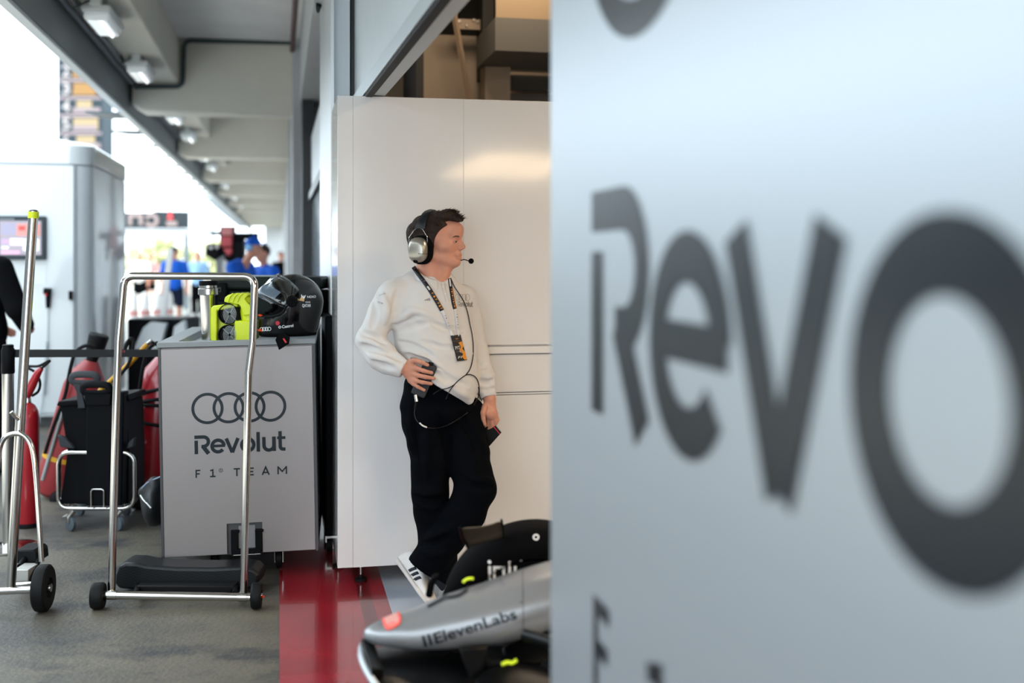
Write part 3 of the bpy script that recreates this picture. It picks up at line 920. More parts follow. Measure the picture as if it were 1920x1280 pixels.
obj('hood_neck', MB().tube(smooth_path([bp(462, 556, .03), bp(462, 570, .03), bp(464, 585, .03), bp(468, 602, .03)]), [.035, .03, .03, .03, .03, .03, .03, .03, .03, .032, .034, .036, .036, .037, .037, .038, .038, .038, .038], 18), M['neon'], t)
obj('side_box', bx_(439, 477, 601, 664, -.015, .10), M['neon'], t, bevel=.008)
for cyp in (588.5, 627.5):
    c = bp(428, cyp, -.004)
    fw = (-AWAY * .92 + -RIGHT * .38).normalized()
    fan = obj('fan', MB().lathe(c + AWAY * .075, -AWAY, [(0, .05), (.06, .052), (.078, .0525), (.08, .049), (.055, .046), (.05, .012), (.058, .010), (.06, .0)], 36), M['rubber'], t)
    ax_u = (RIGHT - AWAY * .35).normalized()
    for r in (.010, .017, .024, .031, .038, .045):
        obj('guard_ring', MB().tube([c + RIGHT * .010 - AWAY * .012 + (RIGHT * math.cos(2 * PI * k / 32) * .72 + UP * math.sin(2 * PI * k / 32)) * r for k in range(32)], .0011, 6, closed=True), M['alu'], fan)
    for a in (35, 125, 215, 305):
        e = (RIGHT * math.cos(math.radians(a + 20)) * .72 + UP * math.sin(math.radians(a + 20)))
        obj('guard_spoke', MB().cyl(c + RIGHT * .010 - AWAY * .012 + e * .01, c + RIGHT * .010 - AWAY * .011 + e * .056, .0013, 6), M['alu'], fan)
# ------------------------------------------------------------ steel tumbler
TD = 5.95
c0, c1 = at(394, 664, TD), at(391.5, 526, TD)
axl = (c1 - c0); Lh = axl.length; k = TD / FP
t = thing('vacuum_flask', 'tall polished steel vacuum flask standing in the cart tray beside the yellow blower', 'flask', c0)
obj('body', MB().lathe(c0, axl, [(0, 14 * k), (.1, 14.5 * k), (Lh * .80, 17 * k), (Lh * .81, 17.5 * k)], 40), M['chrome'], t)
obj('collar', MB().lathe(c0, axl, [(Lh * .81, 19 * k), (Lh * .815, 20 * k), (Lh * .89, 20 * k), (Lh * .90, 18 * k)], 40), M['chrome'], t)
obj('lid', MB().lathe(c0, axl, [(Lh * .90, 17 * k), (Lh * .905, 18 * k), (Lh * .935, 18 * k), (Lh * .94, 17 * k)], 40), M['chrome'], t)
obj('lid_band', MB().lathe(c0, axl, [(Lh * .94, 18 * k), (Lh * .985, 18 * k), (Lh, 17.4 * k)], 40), M['black_plastic'], t)
# ------------------------------------------------------------ dark hard case at the back of the cart
KD = 6.25
a0 = at(392, 590, KD); a1 = at(600, 521, KD)
t = thing('hard_case', 'dark green-black hard equipment case at the back of the grey cart', 'case', Vector(((a0.x + a1.x) / 2, (a0.y + a1.y) / 2, 1.17)))
m_case = mat('dark_green_case', '#131d1a', .55, spec=.2, bump=.04, bscale=90)
cb = lambda x0, x1, y0, y1, d0, d1: MB().prism([at(x0, y1, KD + d0), at(x1, y1, KD + d0), at(x1, y0, KD + d0), at(x0, y0, KD + d0)], AWAY * (d1 - d0))
obj('shell', cb(396, 600, 545, 596, 0, .35), m_case, t, bevel=.015)
obj('lid', cb(394, 602, 519, 543, -.01, .36), m_case, t, bevel=.015)
obj('lid_edge', cb(470, 560, 515.5, 519, -.0, .02), mat('grey_case_rim', '#8d9a9c', .4), t, bevel=.003)
lt = obj('latch', cb(402, 424, 530, 565, -.03, .0), M['black_plastic'], t, bevel=.006)
obj('latch_button', cb(410, 415, 538, 548, -.036, -.028), M['charcoal'], lt, bevel=.002)
obj('rib', cb(430, 470, 546, 552, -.015, .0), m_case, t, bevel=.004)
# power cell lump between the cart and the facade
# ============================================================ tube trolleys
def wheel(parent, c, axis, r, w, hub=M['steel']):
    o = obj('wheel', MB().lathe(Vector(c) - Vector(axis).normalized() * w / 2, axis, [(0, r * .45), (0, r * .90), (w * .12, r * .985), (w * .25, r), (w * .75, r), (w * .88, r * .985), (w, r * .90), (w, r * .45), (w * .8, r * .42), (w * .8, 0.003)], 40), M['rubber'], parent)
    obj('hub', MB().lathe(Vector(c) + Vector(axis).normalized() * w * .30, axis, [(0, r * .2), (w * .3, r * .18), (w * .34, r * .06)], 20), hub, o)
    return o
D1 = 5.07
P_ = lambda x, y, dd=0: at(x, y, D1 + dd)
t = thing('jack_trolley', 'steel tube trolley with a tall hoop handle, in front of the grey cart', 'trolley', P_(335, 1140))
rt = .0172
obj('hoop_handle', MB().tube(fillet([P_(209, 1108), P_(218, 760, .03), P_(222, 640, .04), P_(233, 517, .06), P_(478, 518, .06), P_(473.5, 640, .04), P_(466, 700, .04), P_(457, 1110)], .052, 8), rt, 18), M['chrome'], t)
axr = (RIGHT * .99 + AWAY * .13).normalized()
b0, b1 = P_(196, 1115, -.02), P_(470, 1119, .0)
obj('base_bar', MB().tube([b0, b1], .0185, 18), M['chrome'], t)
for c in (b0, b1):
    obj('weld_collar', MB().lathe(c + (b1 - b0).normalized() * (.035 if c is b0 else -.035), (b1 - b0) * (1 if c is b0 else -1), [(-.02, .021), (.02, .021)], 18), M['steel'], t)
rw = .0585
w0 = at(186, 1114, D1 - .02); w0.z = rw; w1 = at(480, 1118, D1); w1.z = rw
w0 = at(184, 1115, D1 - .02); w0.z = rw + .001
w1 = at(481, 1119, D1 - .02); w1.z = rw + .001
wheel(t, w0, axr, rw, .055)
wheel(t, w1, axr, rw, .045)
obj('axle_bolt', MB().cyl(at(489, 1118, D1 - .02), at(494, 1118, D1 - .03), .006, 10), M['orange'], t)
# carbon cradle behind the base bar
cr = []
m_carb = mat('carbon_fibre_weave', '#0c0e10', .4, spec=.25)
def carbon(m):
    nt = m.node_tree; N, L = nt.nodes, nt.links; b = N['Principled BSDF']
    tc = N.new('ShaderNodeTexCoord'); mp = N.new('ShaderNodeMapping'); mp.inputs['Scale'].default_value = (160, 160, 160); mp.inputs['Rotation'].default_value = (0, 0, .78)
    ck = N.new('ShaderNodeTexChecker'); ck.inputs['Scale'].default_value = 1.0
    ck.inputs['Color1'].default_value = lin('#0a0c0e'); ck.inputs['Color2'].default_value = lin('#191c1f')
    L.new(tc.outputs['Object'], mp.inputs['Vector']); L.new(mp.outputs['Vector'], ck.inputs['Vector']); L.new(ck.outputs['Color'], b.inputs['Base Color'])
carbon(m_carb)
top = [(216, 1078), (222, 1062), (234, 1055), (258, 1056), (275, 1060), (330, 1064), (400, 1065), (452, 1062), (474, 1066), (487, 1078)]
bot = [(483, 1094), (474, 1104), (440, 1106), (340, 1105), (250, 1106), (222, 1104), (215, 1094)]
poly = [P_(a, b, .20) for a, b in top + bot]
obj('cradle', MB().prism(poly, AWAY * .16), m_carb, t, bevel=.015, segs=3)
obj('cradle_skid', MB().prism([P_(255, 1098, .12), P_(440, 1098, .12), P_(432, 1114, .12), P_(262, 1114, .12)], AWAY * .24), M['rubber'], t, bevel=.006)
for x in (256, 440):
    obj('cradle_arm', MB().tube([P_(x, 1112, .02), P_(x + 2, 1098, .20)], .013, 10), M['black_plastic'], t)

D2 = 5.04
Q_ = lambda x, y, dd=0: at(x, y, D2 + dd)
t = thing('jack_trolley', 'steel trolley with one tall yellow-banded pole, at the left edge', 'trolley', Q_(40, 1140))
pp = [Q_(20, 1102, .02), Q_(30, 930, .03), Q_(46, 660, .05), Q_(63, 396, .08)]
obj('main_pole', MB().tube(smooth_path(pp, 5), .0215, 20), M['chrome'], t)
obj('yellow_band', MB().tube([Q_(62.3, 409, .08), Q_(63, 397, .08)], .0236, 20), M['neon'], t)
obj('pole_cap', MB().lathe(Q_(62.8, 397, .08), UP, [(0, .0212), (.004, .020), (.009, .012), (.010, 0.001)], 20), M['charcoal'], t)
obj('hoop_brace', MB().tube(smooth_path([Q_(-14, 1035, -.05), Q_(-6, 900, -.03), Q_(-2, 850, -.02), Q_(6, 824, -.015), Q_(21, 814, -.01), Q_(40, 814, -.01), Q_(54, 826, -.01), Q_(62, 848, -.015), Q_(68, 900, -.03), Q_(74, 990, -.05), Q_(78, 1052, -.06)], 6), .0115, 14), M['chrome'], t)
obj('hook_stub', MB().tube(fillet([Q_(36, 786, -.03), Q_(28, 780, -.04), Q_(21, 772, -.05)], .01), .009, 12), M['chrome'], t)
obj('base_bar', MB().tube([Q_(-20, 1109, 0), Q_(66, 1105, 0)], .0165, 16), M['chrome'], t)
obj('base_bar', MB().tube([Q_(20, 1097, .12), Q_(68, 1094, .12)], .012, 14), M['chrome'], t)
axw = (RIGHT * .99 + AWAY * .10).normalized()
cw = Q_(81, 1101, -.02); cw.z = .1035
wheel(t, cw, axw, .103, .058)
obj('pad_block', MB().prism([Q_(28, 1056, .35), Q_(70, 1056, .35), Q_(68, 1036, .35), Q_(62, 1031, .35), Q_(28, 1031, .35)], AWAY * .14), M['rubber'], t, bevel=.008)
obj('jack_block', MB().prism([Q_(25, 1090, .20), Q_(53, 1090, .20), Q_(53, 1068, .20), Q_(25, 1068, .20)], AWAY * .12), mat('raw_aluminium', '#b8b7b2', .45, .6), t, bevel=.003)
obj('jack_link', MB().tube([Q_(60, 1088, .2), Q_(72, 1050, .35)], .012, 10), M['black_plastic'], t)
obj('jack_link', MB().tube([Q_(38, 1062, .3), Q_(50, 1040, .38)], .016, 10), M['black_plastic'], t)

# ============================================================ black crates on a dolly
D3 = 6.50
R_ = lambda x, y, dd=0: at(x, y, D3 + dd)
t = thing('wheeled_case', 'black ribbed cases with cut-out handles on a chrome framed dolly behind the trolleys', 'case', R_(180, 1000))
def slab(pts, d0, th, nm, m, bevel=.008, par=None):
    return obj(nm, MB().prism([R_(a, b, d0) for a, b in pts], AWAY * th), m, par or t, bevel=bevel)
slab([(112, 945), (240, 945), (241, 845), (238, 770), (236, 752), (118, 752), (114, 770), (126, 845)], .06, .30, 'case_body', M['black_plastic'])
slab([(105, 760), (109, 752), (240, 740), (242, 752), (115, 763)], .04, .32, 'case_rim', M['black_plastic'])
slab([(160, 948), (228, 948), (232, 735), (162, 735)], -.02, .09, 'front_case', M['black_plastic'])
def handle(nm, x0, x1, y0, y1, leg, d, m):
    # plate with a rounded grip cut out
    o = fillet([R_(x0, y0, d), R_(x1, y0, d), R_(x1, y1, d), R_(leg[1], leg[2], d), R_(leg[0], leg[2], d), R_(x0, y1, d)], .03, 5, True)
    return o
def grip(nm, cx_, cy_, w, hh, d, m, stem):
    g = [R_(cx_ + w * math.copysign(abs(math.cos(a)) ** .55, math.cos(a)), cy_ + hh * math.copysign(abs(math.sin(a)) ** .75, math.sin(a)), d) for a in np.linspace(0, 2 * PI, 33)[:-1]]
    obj(nm, MB().tube(g, .021, 10, closed=True, flat=.45), m, t)
    obj(nm + '_stem', MB().prism([R_(a, b, d - .008) for a, b in stem], AWAY * .018), m, t, bevel=.004)
grip('grey_handle', 158, 710, 24, 8.5, .02, M['charcoal'], [(132, 712), (150, 718), (160, 765), (146, 766), (143, 735)])
grip('black_handle', 180, 729, 25, 8.5, -.03, M['black_plastic'], [(156, 730), (172, 738), (208, 738), (206, 760), (160, 760)])
slab([(140, 842), (112, 838), (106, 815), (120, 820), (130, 830)], .02, .04, 'side_clip', M['charcoal'])
slab([(236, 842), (250, 838), (252, 820), (240, 828)], .02, .04, 'side_clip', M['charcoal'])
fp = fillet([R_(109, 848), R_(252, 848), R_(252, 953), R_(109, 953)], .075, 7, True)
obj('frame_hoop', MB().tube(fp, .0115, 14, closed=True), M['chrome'], t)
fp2 = fillet([R_(112, 846, .40), R_(258, 840, .40), R_(258, 945, .40), R_(112, 945, .40)], .075, 7, True)
obj('frame_hoop', MB().tube(fp2, .0115, 14, closed=True), M['chrome'], t)
obj('frame_rail', MB().tube([R_(130, 953), R_(132, 945, .40)], .011, 12), M['chrome'], t)
obj('frame_rail', MB().tube([R_(232, 953), R_(238, 945, .40)], .011, 12), M['chrome'], t)
obj('pull_handle', MB().tube(fillet([R_(171, 951, -.03), R_(171, 917, -.03), R_(195, 917, -.03), R_(195, 951, -.03)], .018), .005, 10), M['chrome'], t)
m_gw = mat('grey_castor_tyre', '#4c555c', .5)
for x, y, dd in ((133, 985, .0), (222, 983, .0), (150, 972, .38), (236, 970, .38)):
    c = R_(x, y, dd); r = c.z if c.z > .03 else .04; r = .042; c.z = r + .001
    o = obj('castor', MB().lathe(c - (AWAY * .8 + RIGHT * .6) * .012, AWAY * .8 + RIGHT * .6, [(0, r * .7), (.003, r), (.021, r), (.024, r * .7)], 28), m_gw, t)
    top = R_(x + 5, 957, dd)
    obj('castor_fork', MB().tube([c + UP * 0 - (AWAY * .8 + RIGHT * .6) * .016, c + UP * .04 - (AWAY * .8 + RIGHT * .6) * .014, top], [.006, .012, .017], 12), M['chrome'], o)
    obj('brake_pedal', MB().prism([c + UP * .035 - RIGHT * .055, c + UP * .052 - RIGHT * .03, c + UP * .058 + RIGHT * .012, c + UP * .045 + RIGHT * .01], AWAY * .02), M['steel'], o)

# ============================================================ fire extinguishers
M['red_paint'] = mat('red_extinguisher_paint', '#9c1420', .28, coat=.4)
M['red_faded'] = mat('faded_red_extinguisher_paint', '#8f2a2d', .42, bump=.03, bscale=60)
D4 = 6.60
E_ = lambda x, y, dd=0: at(x, y, D4 + dd)
k = D4 / FP
t = thing('fire_extinguisher', 'slim red fire extinguisher with a raised discharge horn, behind the left trolley', 'extinguisher', E_(52, 986))
b0 = E_(52, 984); tp = E_(52, 754)
Lb = tp.z - b0.z
obj('cylinder', MB().lathe(b0, UP, [(0, 19 * k), (.01, 20.5 * k), (Lb * .87, 20.5 * k), (Lb * .93, 18.5 * k), (Lb * .975, 13 * k), (Lb, 6 * k)], 36), M['red_paint'], t)
obj('foot_ring', MB().lathe(b0 - UP * .004, UP, [(0, 22 * k), (.02, 22 * k), (.022, 20 * k)], 30), M['rubber'], t)
obj('valve', MB().lathe(E_(52, 756), UP, [(0, .02), (.03, .018), (.05, .012)], 16), M['steel'], t)
obj('horn', MB().tube([E_(50, 742, -.02), E_(60, 722, -.03), E_(70, 700, -.04), E_(78, 690, -.04)], [.024, .026, .022, .014], 16), M['red_paint'], t)
obj('hose', MB().tube(smooth_path([E_(76, 692, -.04), E_(92, 678, -.05), E_(90, 677, -.05), E_(72, 686, -.03), E_(52, 686, -.0)]), .008, 8), M['rubber'], t)
obj('hose', MB().tube(smooth_path([E_(52, 690), E_(66, 698), E_(75, 716), E_(72, 733), E_(60, 742)]), .008, 8), M['rubber'], t)
# wheeled one, leaning
D5 = 7.4
W_ = lambda x, y, dd=0: at(x, y, D5 + dd)
k5 = D5 / FP
t = thing('fire_extinguisher', 'big faded red wheeled extinguisher with a yellow strap, leaning behind the black cases', 'extinguisher', W_(100, 960))
b0, tp = W_(98, 928), W_(172, 676)
axl = tp - b0; Lb = axl.length
obj('cylinder', MB().lathe(b0, axl, [(0, 22 * k5), (.03, 33 * k5), (.09, 37 * k5), (Lb * .80, 37 * k5), (Lb * .89, 32 * k5), (Lb * .96, 20 * k5), (Lb, 13 * k5)], 40), M['red_faded'], t)
obj('neck_cap', MB().lathe(tp, axl, [(0, 10 * k5), (.03, 11 * k5), (.04, 15 * k5), (.17, 19 * k5), (.18, 17 * k5)], 24), M['rubber'], t)
q = lambda s: b0 + axl * s
obj('strap', MB().lathe(q(.27), axl, [(0, 37.6 * k5), (.03, 37.6 * k5)], 36), mat('yellow_strap', '#c99418', .6), t)
obj('hose', MB().tube(smooth_path([W_(178, 650, -.12), W_(160, 648, -.14), W_(142, 660, -.15), W_(132, 690, -.15), W_(122, 740, -.15), W_(100, 800, -.15), W_(84, 850, -.14)]), .012, 8), M['rubber'], t)
for x0, x1 in ((80, 118), (96, 134)):
    obj('cart_rail', MB().tube([W_(x0, 900, -.12 if x0 == 80 else .1), W_(x1, 770, -.14 if x0 == 80 else .1)], .014, 10), M['alu'], t)
obj('wheel', MB().lathe(W_(116, 935, -.02), RIGHT * .9 - AWAY * .4, [(0, .06), (.0, .105), (.01, .115), (.05, .115), (.06, .105), (.06, .05)], 28), M['rubber'], t)
obj('base_frame', MB().tube([W_(80, 944, -.05), W_(112, 936, -.08)], .014, 8), mat('yellow_brown_tube', '#a98335', .5), t)
# red one behind the cart
D6 = 7.15
X_ = lambda x, y, dd=0: at(x, y, D6 + dd)
k6 = D6 / FP
t = thing('fire_extinguisher', 'large glossy red wheeled extinguisher wound with black hose, left of the grey cart', 'extinguisher', X_(282, 980))
b0, tp = X_(280, 935), X_(306, 668)
axl = tp - b0; Lb = axl.length
obj('cylinder', MB().lathe(b0, axl, [(0, 24 * k6), (.04, 36 * k6), (.09, 39 * k6), (Lb * .80, 39 * k6), (Lb * .90, 33 * k6), (Lb * .97, 18 * k6), (Lb, 12 * k6)], 40), M['red_paint'], t)
for i, yy in enumerate((727, 752, 762, 790)):
    f = (935 - yy) / (935 - 668); c = b0 + axl * f
    obj('hose', MB().tube([c + (RIGHT * math.cos(a) + AWAY * math.sin(a)) * 42 * k6 + UP * (.03 * math.cos(a + i)) for a in np.linspace(0, 2 * PI, 28)[:-1]], .011, 8, closed=True), M['rubber'], t)
obj('hose', MB().tube(smooth_path([X_(262, 730, -.14), X_(268, 690, -.16), X_(278, 655, -.14), X_(296, 642, -.1)]), .012, 8), M['rubber'], t)
obj('cart_rail', MB().tube([X_(246, 812, -.1), X_(262, 765, -.14)], .016, 8), M['alu'], t)
obj('wheel', MB().lathe(X_(262, 905, -.05), RIGHT * .9 - AWAY * .4, [(0, .07), (.0, .15), (.01, .165), (.05, .165), (.06, .15), (.06, .06)], 28), M['rubber'], t)
# yellow pole
t = thing('reach_pole', 'yellow lance with a metal tip, slanting up behind the black cases', 'pole', X_(185, 740, -.19))
obj('shaft', MB().tube([X_(184, 736, -.19), X_(240, 684, -.19), X_(276, 645, -.19)], [.016, .017, .015], 12), mat('yellow_lance', '#c8921c', .45), t)
obj('tip', MB().tube([X_(276, 645, -.19), X_(285, 639, -.19)], [.012, .016], 10), M['steel'], t)
obj('hose', MB().tube(smooth_path([X_(284, 641, -.19), X_(292, 645, -.19), X_(299, 652, -.19), X_(304, 668, -.19)]), .010, 8), M['rubber'], t)
obj('loose_hose', MB().tube(smooth_path([X_(232, 668, -.3), X_(236, 648, -.3), X_(244, 635, -.3), X_(250, 640, -.3), X_(246, 668, -.3), X_(236, 690, -.3), X_(212, 716, -.3)]), .011, 8), M['rubber'], cat='hose', label='black rubber hose looping up over the barrier belt behind the hoop trolley')

# ============================================================ belt barrier
D7 = 6.1
Z_ = lambda x, y, dd=0: at(x, y, D7 + dd)
k7 = D7 / FP
t = thing('barrier_post', 'chrome belt barrier post with a black head, behind the left trolley', 'barrier post', Vector((Z_(15, 990).x, Z_(15, 990).y, 0)))
b0 = t.location.copy(); zt_ = Z_(15, 700).z
obj('pole', MB().lathe(b0, UP, [(.02, 10.5 * k7), (zt_, 10.5 * k7)], 28), M['chrome'], t)
obj('base', MB().lathe(b0, UP, [(0.003, .16), (.012, .16), (.03, .05), (.034, .03)], 36), M['chrome'], t)
obj('head', MB().lathe(b0, UP, [(zt_, 11 * k7), (zt_ + .005, 12 * k7), (zt_ + .13, 12 * k7), (zt_ + .14, 10 * k7), (zt_ + .155, 10 * k7), (zt_ + .158, 8 * k7)], 28), M['black_plastic'], t)
bt = MB().prism([Z_(12, 655, -.0), Z_(300, 655, .25), Z_(300, 669, .25), Z_(12, 670, -.0)], AWAY * .003)
be = obj('belt', bt, mat('black_webbing', '#0b0f14', .7), t)
obj('lettering', on_plane(text2('PIT', .012, 0, .03), Z_(226, 661, .18), RIGHT, UP, 1, -AWAY, .004), mat('red_ink', '#b03040', .6), t, smooth=False)
# ============================================================ black bag beside the cart
G_ = lambda x, y, dd=0: at(x, y, 6.05 + dd)
t = thing('kit_bag', 'black bag with white piping lying on the floor left of the grey cart', 'bag', G_(290, 990))
F2 = Field(np.array(G_(290, 930)) - .28, np.array(G_(290, 930)) + .28, .010)
F2.cap(G_(270, 922), G_(292, 968), .024, .05, .03).cap(G_(268, 922), G_(290, 908), .02, .045, .03).ell(G_(286, 945), (.05, .10, .10), k=.04)
bag = obj('body', F2.nets('body'), mat('black_nylon', '#0d0f13', .5, bump=.3, bscale=25), t, ang=80)
BB = bvh_of(bag)
pip = [hit(BB, x, y, .002, 6.0) for x, y in ((263, 928), (268, 936), (276, 944), (283, 952))]
obj('piping', MB().tube(pip, .004, 6), M['white_ink'], t)
pip = [hit(BB, x, y, .002, 6.0) for x, y in ((266, 915), (276, 905), (290, 898), (302, 893))]
obj('piping', MB().tube(pip, .004, 6), mat('grey_blue_piping', '#8290a5', .6), t)
# ============================================================ the standing man
DM = 5.2
SM = DM / FP
def J(px, py, dd=0.0): return at(px, py, DM + dd)
rad = math.radians
FT = RIGHT * math.sin(rad(35)) - AWAY * math.cos(rad(35))     # where the chest faces
LT = RIGHT * math.cos(rad(35)) + AWAY * math.sin(rad(35))     # his left
FH = RIGHT * math.cos(rad(16)) - AWAY * math.sin(rad(16))     # where the face looks
LR = -RIGHT * math.sin(rad(16)) - AWAY * math.cos(rad(16))    # right side of the head
def HP(u, v, w=0.0): return J(820, v) + FH * ((u - 820) * SM / math.cos(rad(16))) + LR * w
M['skin'] = mat('skin', '#c88c75', .5, var=.07, vscale=22, bump=.05, bscale=160, spec=.35)
M['hair'] = mat('dark_brown_hair', '#33241b', .62, c2='#1c130e', vscale=60, stretch=(1, 1, 1), bump=.5, bscale=220, spec=.25)
M['shirt'] = mat('white_cotton', '#d2cfcd', .82, bump=.35, bscale=9, sheen=.1, spec=.2)
M['trouser'] = mat('black_navy_cloth', '#04060b', .9, bump=.15, bscale=16, spec=.06)
M['shoe_white'] = mat('white_leather', '#d5cfcb', .5, bump=.05, bscale=60)
M['shoe_sole'] = mat('off_white_rubber', '#c9c2bc', .6)
M['navy'] = mat('navy_stripe', '#0b1020', .6)

man = thing('person', 'man in white team shirt and black trousers, hand on hip, wearing a headset', 'person', Vector((J(815, 1100).x, J(815, 1100).y, 0)))

# ---- body: one skin
pts_all = [J(655, 380, -.32), J(655, 380, .34), J(955, 1135, -.32), J(955, 1135, .34)]
lo = np.min([np.array(p) for p in pts_all], 0); hi = np.max([np.array(p) for p in pts_all], 0)
lo[2] = max(lo[2], .0)
B = Field(lo, hi, .0036)
axH = (FH, LR, UP)
# skull and face
B.ell(HP(812, 440), (.098, .077, .098), axH, .02)
B.ell(HP(835, 461), (.070, .060, .088), axH, .035)
for s in (1, -1):
    B.cap(HP(818, 480, s * .050), HP(852, 491, s * .014), .022, .019, .028)
    B.cap(HP(846, 462, s * .042), HP(836, 462, s * .055), .020, .018, .02)
    B.cap(HP(860, 444.5, s * .014), HP(853, 444.5, s * .042), .0095, .0085, .012)
B.ell(HP(857, 492.5), (.016, .020, .015), axH, .014)
B.cap(HP(856, 431), HP(842, 420), .035, .032, .03)
for s in (1, -1): B.ell(HP(861.5, 452.5, s * .030), (.010, .014, .008), axH, .010, sub=True)
for s in (1, -1): B.ell(HP(854.3, 452.5, s * .031), (.0125, .014, .0115), axH, .004)
for s in (1, -1): B.cap(HP(858.6, 450.2, s * .020), HP(856.6, 450.8, s * .040), .0032, .0030, .004)
B.cap(HP(862.5, 448), HP(869.5, 462.5), .0072, .0090, .008)
B.ell(HP(861, 460), (.015, .016, .019), axH, .008)
B.ell(HP(868.8, 463.5), (.0105, .0105, .0095), axH, .006)
for s in (1, -1): B.ell(HP(864.2, 466.5, s * .0115), (.0095, .0068, .0068), axH, .006)
for s in (1, -1): B.cap(HP(862, 470, s * .018), HP(857, 482, s * .027), .0016, .0016, .006, sub=True)
B.ell(HP(861, 478), (.012, .026, .018), axH, .012)
B.cap(HP(864.6, 477.6, .0), HP(860.5, 478.8, .022), .0050, .0032, .006); B.cap(HP(864.6, 477.6, .0), HP(860.5, 478.8, -.022), .0050, .0032, .006)
B.cap(HP(864.0, 483.6, .0), HP(860.0, 482.6, .019), .0058, .0034, .006); B.cap(HP(864.0, 483.6, .0), HP(860.0, 482.6, -.019), .0058, .0034, .006)
B.cap(HP(867.5, 480.6, .0), HP(861.0, 481.2, .024), .0016, .0018, .003, sub=True); B.cap(HP(867.5, 480.6, .0), HP(861.0, 481.2, -.024), .0016, .0018, .003, sub=True)
B.ell(HP(803, 468, .076), (.020, .012, .032), axH, .008); B.ell(HP(803, 468, -.076), (.020, .012, .032), axH, .008)
# neck, trunk, limbs (mostly under the clothes)
B.cap(HP(806, 478), J(806, 540, .0), .060, .064, .02)
B.cap(HP(838, 497), J(824, 530, -.03), .028, .040, .03)
B.ell(J(812, 612), (.120, .170, .20), (FT, LT, UP), .04)
B.ell(J(823, 720), (.125, .155, .20), (FT, LT, UP), .04)
SHR, ELR, WRR = J(729, 558, -.09), J(693, 640, -.13), J(757, 689, -.20)
SHL, ELL_, WRL = J(870, 562, .10), J(893, 655, .13), J(918, 748, .045)
B.chain([SHR, ELR, WRR], [.038, .036, .030], .02)
B.chain([SHL, ELL_, WRL], [.038, .034, .029], .02)
HR, KR, AR = J(795, 790, -.05), J(808, 925, -.07), J(816, 1082, -.05)
HL, KL, AL = J(860, 790, .05), J(892, 914, -.13), J(795, 1054, -.06)
B.chain([HR, KR, AR.lerp(KR, .12)], [.080, .056, .036], .015)
B.chain([HL, KL, AL.lerp(KL, .12)], [.080, .056, .034], .015)
# right hand over the radio: palm, thumb on top, four fingers wrapped round it
h0 = -.205
B.cap(J(758, 688, -.19), J(769, 694, h0), .027, .030, .012, flat=AWAY, fs=.62)
B.cap(J(770, 684, h0), J(776, 690, h0 - .006), .020, .017, .010, flat=AWAY, fs=.7)
B.cap(J(765, 702, h0), J(774, 712, h0 - .004), .020, .015, .010, flat=AWAY, fs=.7)
def finger(pts, r): 
    for i in range(len(pts) - 1): B.cap(pts[i], pts[i + 1], r[i], r[i + 1], .0045 if i else .009)
finger([J(769, 678, h0), J(778, 675.5, h0 - .014), J(789, 678.5, h0 - .018), J(801.5, 684, h0 - .012)], [.0125, .0112, .0100, .0085])
finger([J(773, 688, h0 - .004), J(781, 690.5, h0 - .016), J(794, 695, h0 - .020), J(809.5, 698.8, h0 - .008)], [.0115, .0106, .0096, .0084])
finger([J(772, 700, h0 - .002), J(782, 703, h0 - .017), J(797, 706.5, h0 - .021), J(813, 709, h0 - .008)], [.0115, .0106, .0096, .0084])
finger([J(770, 710, h0), J(779, 713, h0 - .015), J(792, 716.5, h0 - .019), J(808.5, 719, h0 - .007)], [.0112, .0102, .0092, .0080])
finger([J(769, 714, h0), J(775.5, 719.5, h0 - .011), J(784, 725, h0 - .014), J(795, 731, h0 - .006)], [.0105, .0094, .0084, .0074])
# left hand hanging, notebook between thumb (front) and fingers (behind)
l0 = .03
B.cap(J(918, 750, .04), J(919, 772, l0), .026, .034, .012, flat=AWAY * .9 - RIGHT * .3, fs=.55)
finger([J(909, 762, l0 - .012), J(905.5, 774, l0 - .028), J(906, 785, l0 - .030), J(908.5, 795, l0 - .026)], [.015, .0125, .0108, .0090])
for (a, b, c), r in zip((((929, 776), (932.5, 787), (927, 797)), ((926, 780), (929, 792), (921, 802)), ((921, 782), (922, 796), (914, 805)), ((915, 782), (914, 794), (908, 802))), (.0102, .0104, .0100, .0088)):
    finger([J(a[0] - 3, a[1] - 6, l0 + .004), J(*a, l0 + .008), J(*b, l0 + .020), J(*c, l0 + .026)], [r * 1.15, r * 1.08, r, r * .85])
body = obj('body', B.nets('body'), M['skin'], man, ang=180)
BVB = bvh_of(body)
del B
# fingernails
nl = mat('fingernail', '#c99684', .35)
for i, (x, y) in enumerate(((802.5, 684), (810.5, 698.5), (813.8, 708.6), (809.3, 718.8), (795.6, 730.8), (908.4, 795.5))):
    g = ([(2.4 * math.cos(2 * PI * k / 12), 2.0 * math.sin(2 * PI * k / 12)) for k in range(12)], [tuple(range(12))])
    g = move2(g, x - (1.2 if i < 5 else 0), y)
    obj('fingernail', stick(g, BVB, .0006), nl, body, smooth=True)
